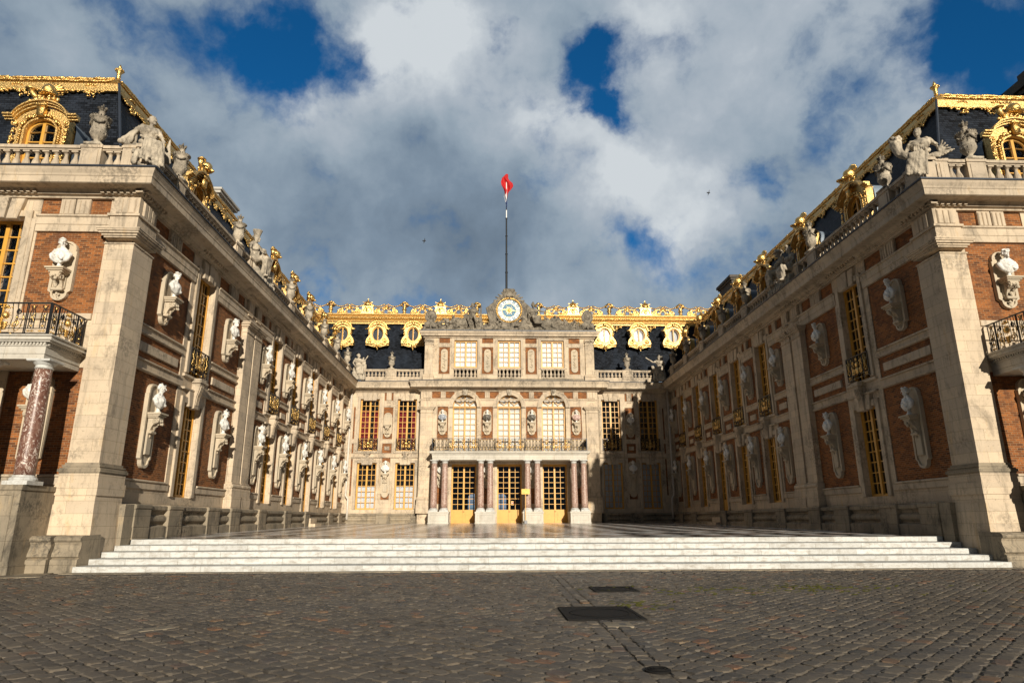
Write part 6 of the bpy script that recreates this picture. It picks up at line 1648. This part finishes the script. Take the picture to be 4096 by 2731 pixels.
add_bust(FB, -7.70, 3.78, 0, 'white marble bust between the two lower windows left of the portico', 'busts on the back wall')
add_bust(FB, 10.88, 7.42, 1, 'white marble bust between the two upper windows right of the portico', 'busts on the back wall')
add_bust(FB, 10.88, 3.78, 3, 'white marble bust between the two lower windows right of the portico', 'busts on the back wall')
for c, mt, t in ((-3.515, 'grey_marble', 'leftmost bust above the balcony, in blue grey marble drapery'), (-.15, 'black_marble', 'bust in black marble drapery, second from the left above the balcony'), (3.235, 'black_marble', 'bust in dark marble drapery, third from the left above the balcony'), (6.625, 'pink_marble', 'bust in pink marble drapery, rightmost above the balcony')):
    add_bust(FP, c, 7.55, 2 if mt != 'black_marble' else 0, t, 'coloured busts above the balcony', mat=mt)
for c, t in ((-3.515, 'leftmost'), (-.15, 'second from the left'), (3.235, 'third from the left'), (6.625, 'rightmost')):
    add_bust(FP, c, 3.62, 4, 'white marble bust behind the paired portico columns, %s' % t, 'busts under the portico')
# ------------------------------------------------------------------ urns
for side, F, nm in ((-1, FL, 'left'), (1, FR, 'right')):
    for i, y in enumerate(URN_Y): add_urn(F, y, .12, 11.67, '%s flame-topped stone urn from the steps on the %s wing balustrade' % (ORD[i], nm), 'stone urns on the balustrades')
add_urn(FF, -12.3, .12, 11.67, 'flame-topped stone urn before the slate roof at the top left of the photo', 'stone urns on the balustrades', 1.05)
add_urn(FF, A_+B_+12.3, .12, 11.67, 'flame-topped stone urn before the slate roof at the top right of the photo', 'stone urns on the balustrades', 1.05)
add_urn(FB, -7.61, .12, 11.735, 'flame-topped stone urn on the back balustrade left of the attic', 'stone urns on the balustrades'); add_urn(FB, 10.83, .12, 11.735, 'flame-topped stone urn on the back balustrade right of the attic', 'stone urns on the balustrades')

# ------------------------------------------------------------------ flag and pole
FX, FY = 1.42, YB+3.
e = empty('flagpole', (FX, FY, 16)); tag(e, 'tall black flagpole behind the clock', 'flagpole')
mb = MB(); prof = []
z = 16.0
for k in range(6):
    r = .115-.010*k; z2 = z+(10.2/6); prof += [(r, z), (r, z2-.06), (r+.035, z2-.05), (r+.035, z2)]; z = z2
mb.lathe(prof+[(.05, z+.01)], (FX, -FY, 0), 12); mb.build('lower_mast', 'black_iron', e, ID, (FX, -FY, 16))
mb = MB(); mb.lathe([(.05, 26.2), (.04, 30.4), (.07, 30.42), (.05, 30.5)], (FX, -FY, 0), 10); mb.build('top_mast', 'white_paint', e, ID, (FX, -FY, 26))
# hanging, folded tricolour
mb = MB(); nu, nv = 26, 34
def fp(s, t):
    """s along the fly 0..1 (hoist to tip), t down the hoist 0..1"""
    z = 30.3-.35*t*(1-s)-3.0*0
    return None
rows = []
Z_ = [27.0, 27.6, 28.0, 28.4, 28.7, 29.0, 29.35, 29.7, 29.85, 30.1, 30.5]
XL = [.0, -.08, -.14, -.22, -.16, -.26, -.46, -.50, -.44, -.40, -.04]
XR = [.04, .07, .09, .10, .22, .46, .62, .56, .34, .16, .16]
def lerp_tab(T_, z):
    for i in range(len(Z_)-1):
        if Z_[i] <= z <= Z_[i+1]: f = (z-Z_[i])/(Z_[i+1]-Z_[i]); return T_[i]*(1-f)+T_[i+1]*f
    return T_[-1]
for j in range(nv+1):
    z = 27.0+3.5*j/nv; a, b = lerp_tab(XL, z), lerp_tab(XR, z)
    rows.append(mb.add([(FX+a+(b-a)*i/nu, -(FY-.08)+.14*math.sin(i/nu*9+z*2.6)*min(1, (30.6-z)), z+.04*math.sin(i*.7)) for i in range(nu+1)]))
for j in range(nv):
    z = 27.0+3.5*(j+.5)/nv
    for i in range(nu):
        x = i/nu
        lim = .55 if z < 28.45 else 0
        m_ = 'flag_red' if z > 28.35+.45*(.5-x) else ('flag_white' if (x < .5 and z > 27.75) else 'flag_blue')
        mb.m(m_); mb.face((rows[j]+i, rows[j]+i+1, rows[j+1]+i+1, rows[j+1]+i))
tag(mb.build('flag', None, None, ID, (FX, -FY, 28), smooth=True), 'red, white and blue flag hanging in folds at the top of the pole', 'flag')
# ------------------------------------------------------------------ rain pipes
for x, F, nm in ((A_+.32, -1, 'left'), (B_-.34, 1, 'right')):
    e = empty('rain_pipe', (x, YB-.4, .9)); tag(e, 'pale rain pipe running down the %s back corner of the court' % nm, 'rain pipe', 'rain pipes in the back corners')
    mb = MB(); y = -(YB-.32); mb.tube([(x, y, 10.2), (x, y, 2.35), (x-F*-.0, y-.02, 2.2), (x+.22*(-F)*1, y+.18, 1.95), (x+.22*(-F), y+.20, .5)], .075, 10); mb.build('pipe', 'pipe_paint', e, ID, (x, y, .9), smooth=True)
    mb = MB()
    for z in (9.0, 7.2, 5.4, 3.6, 2.5): mb.lathe([(.09, z-.03), (.10, z), (.09, z+.03)], (x, y, 0), 10)
    mb.build('collars', 'pipe_paint', e, ID, (x, y, 5))
# ------------------------------------------------------------------ sign on a stand
SX, SY = 2.62, YB-OQ-.25; SZ = CZ(SY)
e = empty('sign_stand', (SX, SY, SZ)); tag(e, 'yellow notice board on a thin post before the middle door', 'sign')
mb = MB(); mb.box(-.11, .11, -.11, .11, 0, .22, taper=.02); o = place('foot', mb.build('foot', 'grey_steel', local=True), e, (SX, SY, SZ))
mb = MB(); mb.box(-.022, .022, -.02, .02, .2, 2.42); place('post', mb.build('post', 'yellow_paint', local=True), e, (SX, SY, SZ))
mb = MB(); mb.m('sign_yellow'); mb.bbox(-.29, .29, .021, .045, 2.0, 2.36, .006); mb.m('sign_ink')
for z, a, b in ((2.28, -.25, .10), (2.235, -.25, .25), (2.15, -.25, .0), (2.10, -.25, -.06), (2.05, -.25, .21)):
    x = a
    while x < b: w_ = .03+.035*abs(math.sin(x*40+z*9)); mb.box(x, min(x+w_, b), .044, .047, z-.009, z+.009); x += w_+.014
place('board', mb.build('board', None, local=True), e, (SX, SY, SZ))
# ------------------------------------------------------------------ birds
for x, y, z, lab in ((-5.0, 46, 20.8, 'small dark bird in flight left of the flagpole'), (15.6, 42, 23.0, 'tiny bird in flight above the right roof')):
    mb = MB(); mb.cap((-.1, 0, 0), (.12, 0, .02), .04, .03, 6)
    n = mb.add([(0, 0, .02), (.08, 0, .02), (.04, .1, .25), (-.05, .05, .02), (0, -.1, -.2)]); mb.face((n, n+1, n+2)); mb.face((n, n+3, n+4)); mb.face((n+1, n, n+4))
    me = organic(mb, 'bird', 'bird_feathers', .02, 0, 0, 1, 0) if False else mb.build('bird', 'bird_feathers', local=True)
    tag(place('bird', me, None, (x, y, z), .3), lab, 'bird')

# ------------------------------------------------------------------ camera
cam_d = bpy.data.cameras.new('camera'); cam = bpy.data.objects.new('camera', cam_d); COL.objects.link(cam); scene.camera = cam
F_PX = 2620.5375; cam_d.sensor_width = 36.; cam_d.lens = 36.*F_PX/4096; cam_d.clip_end = 3000; cam_d.clip_start = .1
yaw, pit, rol = R(2.0281), R(15.1923), R(-.1687)
fw = Vector((math.sin(yaw)*math.cos(pit), math.cos(yaw)*math.cos(pit), math.sin(pit))); rt = Vector((math.cos(yaw), -math.sin(yaw), 0)); up = rt.cross(fw)
r2 = rt*math.cos(rol)+up*math.sin(rol); u2 = -rt*math.sin(rol)+up*math.cos(rol)
m = Matrix((r2, u2, -fw)).transposed().to_4x4(); m.translation = (0, 0, EYE); cam.matrix_world = m

# ------------------------------------------------------------------ light and sky
sd = bpy.data.lights.new('sun', 'SUN'); so = bpy.data.objects.new('sun', sd); COL.objects.link(so)
sd.energy = 5.0; sd.angle = R(.5); sd.color = (1., .915, .77); so.rotation_euler = SUN.to_track_quat('Z', 'Y').to_euler(); so.location = (10, -30, 30)
w = bpy.data.worlds.new('World'); scene.world = w; w.use_nodes = True; nt = w.node_tree; nt.nodes.clear(); b = NB(nt)
sky = b.n('ShaderNodeTexSky', sky_type='NISHITA'); sky.sun_disc = False; sky.sun_elevation = math.asin(SUN.z); sky.sun_rotation = math.atan2(SUN.x, SUN.y); sky.altitude = 100; sky.air_density = 1.; sky.dust_density = .3; sky.ozone_density = 3.
tc = b.n('ShaderNodeTexCoord'); D = tc.outputs['Generated']
def pdir(px, py):     # photograph position (2352 wide) -> world direction
    X = (px*1.7415-2048)/F_PX; Y = -(py*1.7415-1365.5)/F_PX; return (fw+r2*X+u2*Y).normalized()
sepd = b.n('ShaderNodeSeparateXYZ'); b.l(D, sepd.inputs[0])
hgt = b.math('ADD', b.math('MAXIMUM', sepd.outputs[2], 0.), .18)
cmb = b.n('ShaderNodeCombineXYZ'); b.l(b.math('DIVIDE', sepd.outputs[0], hgt), cmb.inputs[0]); b.l(b.math('DIVIDE', sepd.outputs[1], hgt), cmb.inputs[1]); cmb.inputs[2].default_value = 4.3
CP = cmb.outputs[0]
warp = b.n('ShaderNodeTexNoise'); b.l(D, warp.inputs['Vector']); warp.inputs['Scale'].default_value = 5.5; warp.inputs['Detail'].default_value = 7; warp.inputs['Roughness'].default_value = .6
wv = b.n('ShaderNodeVectorMath', operation='SUBTRACT'); b.l(warp.outputs['Color'], wv.inputs[0]); wv.inputs[1].default_value = (.5, .5, .5)
ws = b.n('ShaderNodeVectorMath', operation='SCALE'); b.l(wv.outputs[0], ws.inputs[0]); ws.inputs['Scale'].default_value = .16
wa = b.n('ShaderNodeVectorMath', operation='ADD'); b.l(D, wa.inputs[0]); b.l(ws.outputs[0], wa.inputs[1]); DW = wa.outputs[0]
ws2 = b.n('ShaderNodeVectorMath', operation='SCALE'); b.l(wv.outputs[0], ws2.inputs[0]); ws2.inputs['Scale'].default_value = .06
wa2 = b.n('ShaderNodeVectorMath', operation='ADD'); b.l(D, wa2.inputs[0]); b.l(ws2.outputs[0], wa2.inputs[1])
n_mid = b.noise(wa2.outputs[0], 4.5, 8, .5); n_fine = b.noise(wa2.outputs[0], 9., 9, .58)
def blob(px, py, rad, amp):
    d = b.n('ShaderNodeVectorMath', operation='DISTANCE'); b.l(DW, d.inputs[0]); d.inputs[1].default_value = pdir(px, py)
    return b.rng(d.outputs['Value'], 0, rad, amp, 0, smooth=True)
def total(lst):
    a = None
    for q in lst: v = blob(*q); a = v if a is None else b.math('ADD', a, v)
    return a
holes = total([(610, 30, .14, .47), (700, 110, .12, .50), (780, 165, .07, .35), (560, 90, .09, .30), (1158, 66, .05, .75), (1345, 130, .065, .6), (1375, 195, .080, .85), (1400, 250, .06, .6), (1430, 290, .08, .45), (2075, 55, .10, .55), (2270, 110, .12, .33), (2180, 190, .10, .3), (965, 8, .05, .5), (740, 690, .07, .5), (1430, 565, .08, .45), (1540, 600, .08, .35), (1720, 450, .09, .45), (1745, 400, .06, .35), (1930, 290, .09, .3), (430, 150, .14, .3), (1680, 600, .10, .3), (600, 260, .10, .3), (2330, 60, .14, .3), (1330, 560, .06, .35), (300, 60, .10, .2)])
brt = total([(930, 120, .13, .62), (1130, 190, .13, .38), (1020, 50, .08, .35), (860, 60, .07, .25), (720, 250, .10, .22), (1480, 60, .12, .36), (1600, 170, .20, .26), (1850, 60, .14, .2), (1340, 350, .14, .42), (1490, 480, .15, .34), (1560, 560, .08, .3), (760, 300, .12, .15), (2000, 180, .16, .2), (930, 680, .10, .2), (640, 180, .08, .22), (1260, 250, .08, .36), (1440, 430, .08, .3), (1640, 470, .1, .3), (2150, 230, .1, .25), (180, 60, .12, .15)])
drk = total([(880, 520, .30, .22), (700, 430, .2, .25), (1130, 400, .2, .3), (120, 160, .3, .25), (2150, 130, .16, .2), (1800, 560, .2, .2), (1020, 620, .15, .3), (1780, 250, .15, .15), (1150, 560, .15, .3), (2250, 330, .2, .3)])
cover = b.math('SUBTRACT', b.math('ADD', b.math('MULTIPLY', b.math('SUBTRACT', n_fine, .5), 2.3), b.math('ADD', b.math('MULTIPLY', b.math('SUBTRACT', n_mid, .5), 1.2), .82)), holes)
alpha = b.rng(cover, -.15, .70, 0, 1, smooth=True)
front = b.rng(sepd.outputs[1], -.1, .40, .20, 1., smooth=True)
lum = b.math('ADD', b.math('ADD', b.math('MULTIPLY', b.math('SUBTRACT', n_mid, .5), .55), b.math('MULTIPLY', b.math('SUBTRACT', n_fine, .5), .75)), b.math('SUBTRACT', b.math('ADD', brt, .46), b.math('MULTIPLY', drk, .5)))
ccol0 = b.ramp(lum, [(0., (.125, .170, .225)), (.28, (.185, .245, .315)), (.5, (.27, .335, .40)), (.75, (.38, .43, .485)), (1., (.56, .60, .63))])
fv = b.n('ShaderNodeVectorMath', operation='SCALE'); b.l(ccol0, fv.inputs[0]); b.l(front, fv.inputs['Scale']); ccol = fv.outputs[0]
cs = b.n('ShaderNodeVectorMath', operation='SCALE'); b.l(ccol, cs.inputs[0]); cs.inputs['Scale'].default_value = 10.
tint = b.mix(1., sky.outputs[0], (.08, .55, .85), 'MULTIPLY')
mx = b.n('ShaderNodeMix', data_type='RGBA'); b.l(alpha, mx.inputs['Factor']); b.l(tint, mx.inputs[6]); b.l(cs.outputs[0], mx.inputs[7])
bg = b.n('ShaderNodeBackground'); bg.inputs['Strength'].default_value = .10; b.l(mx.outputs[2], bg.inputs['Color'])
wo = b.n('ShaderNodeOutputWorld'); b.l(bg.outputs[0], wo.inputs['Surface'])
w.cycles.sampling_method = 'MANUAL' if hasattr(w.cycles, 'sampling_method') else None
w.cycles.sample_map_resolution = 512
scene.view_settings.view_transform = 'Standard'; scene.view_settings.look = 'None'; scene.view_settings.exposure = .15; scene.view_settings.gamma = 1.
scene.cycles.max_bounces = 6; scene.cycles.transparent_max_bounces = 12; scene.cycles.diffuse_bounces = 3; scene.cycles.glossy_bounces = 3
print('objects', len(bpy.data.objects), 'faces', sum(len(o.data.polygons) for o in bpy.data.objects if o.type == 'MESH'))
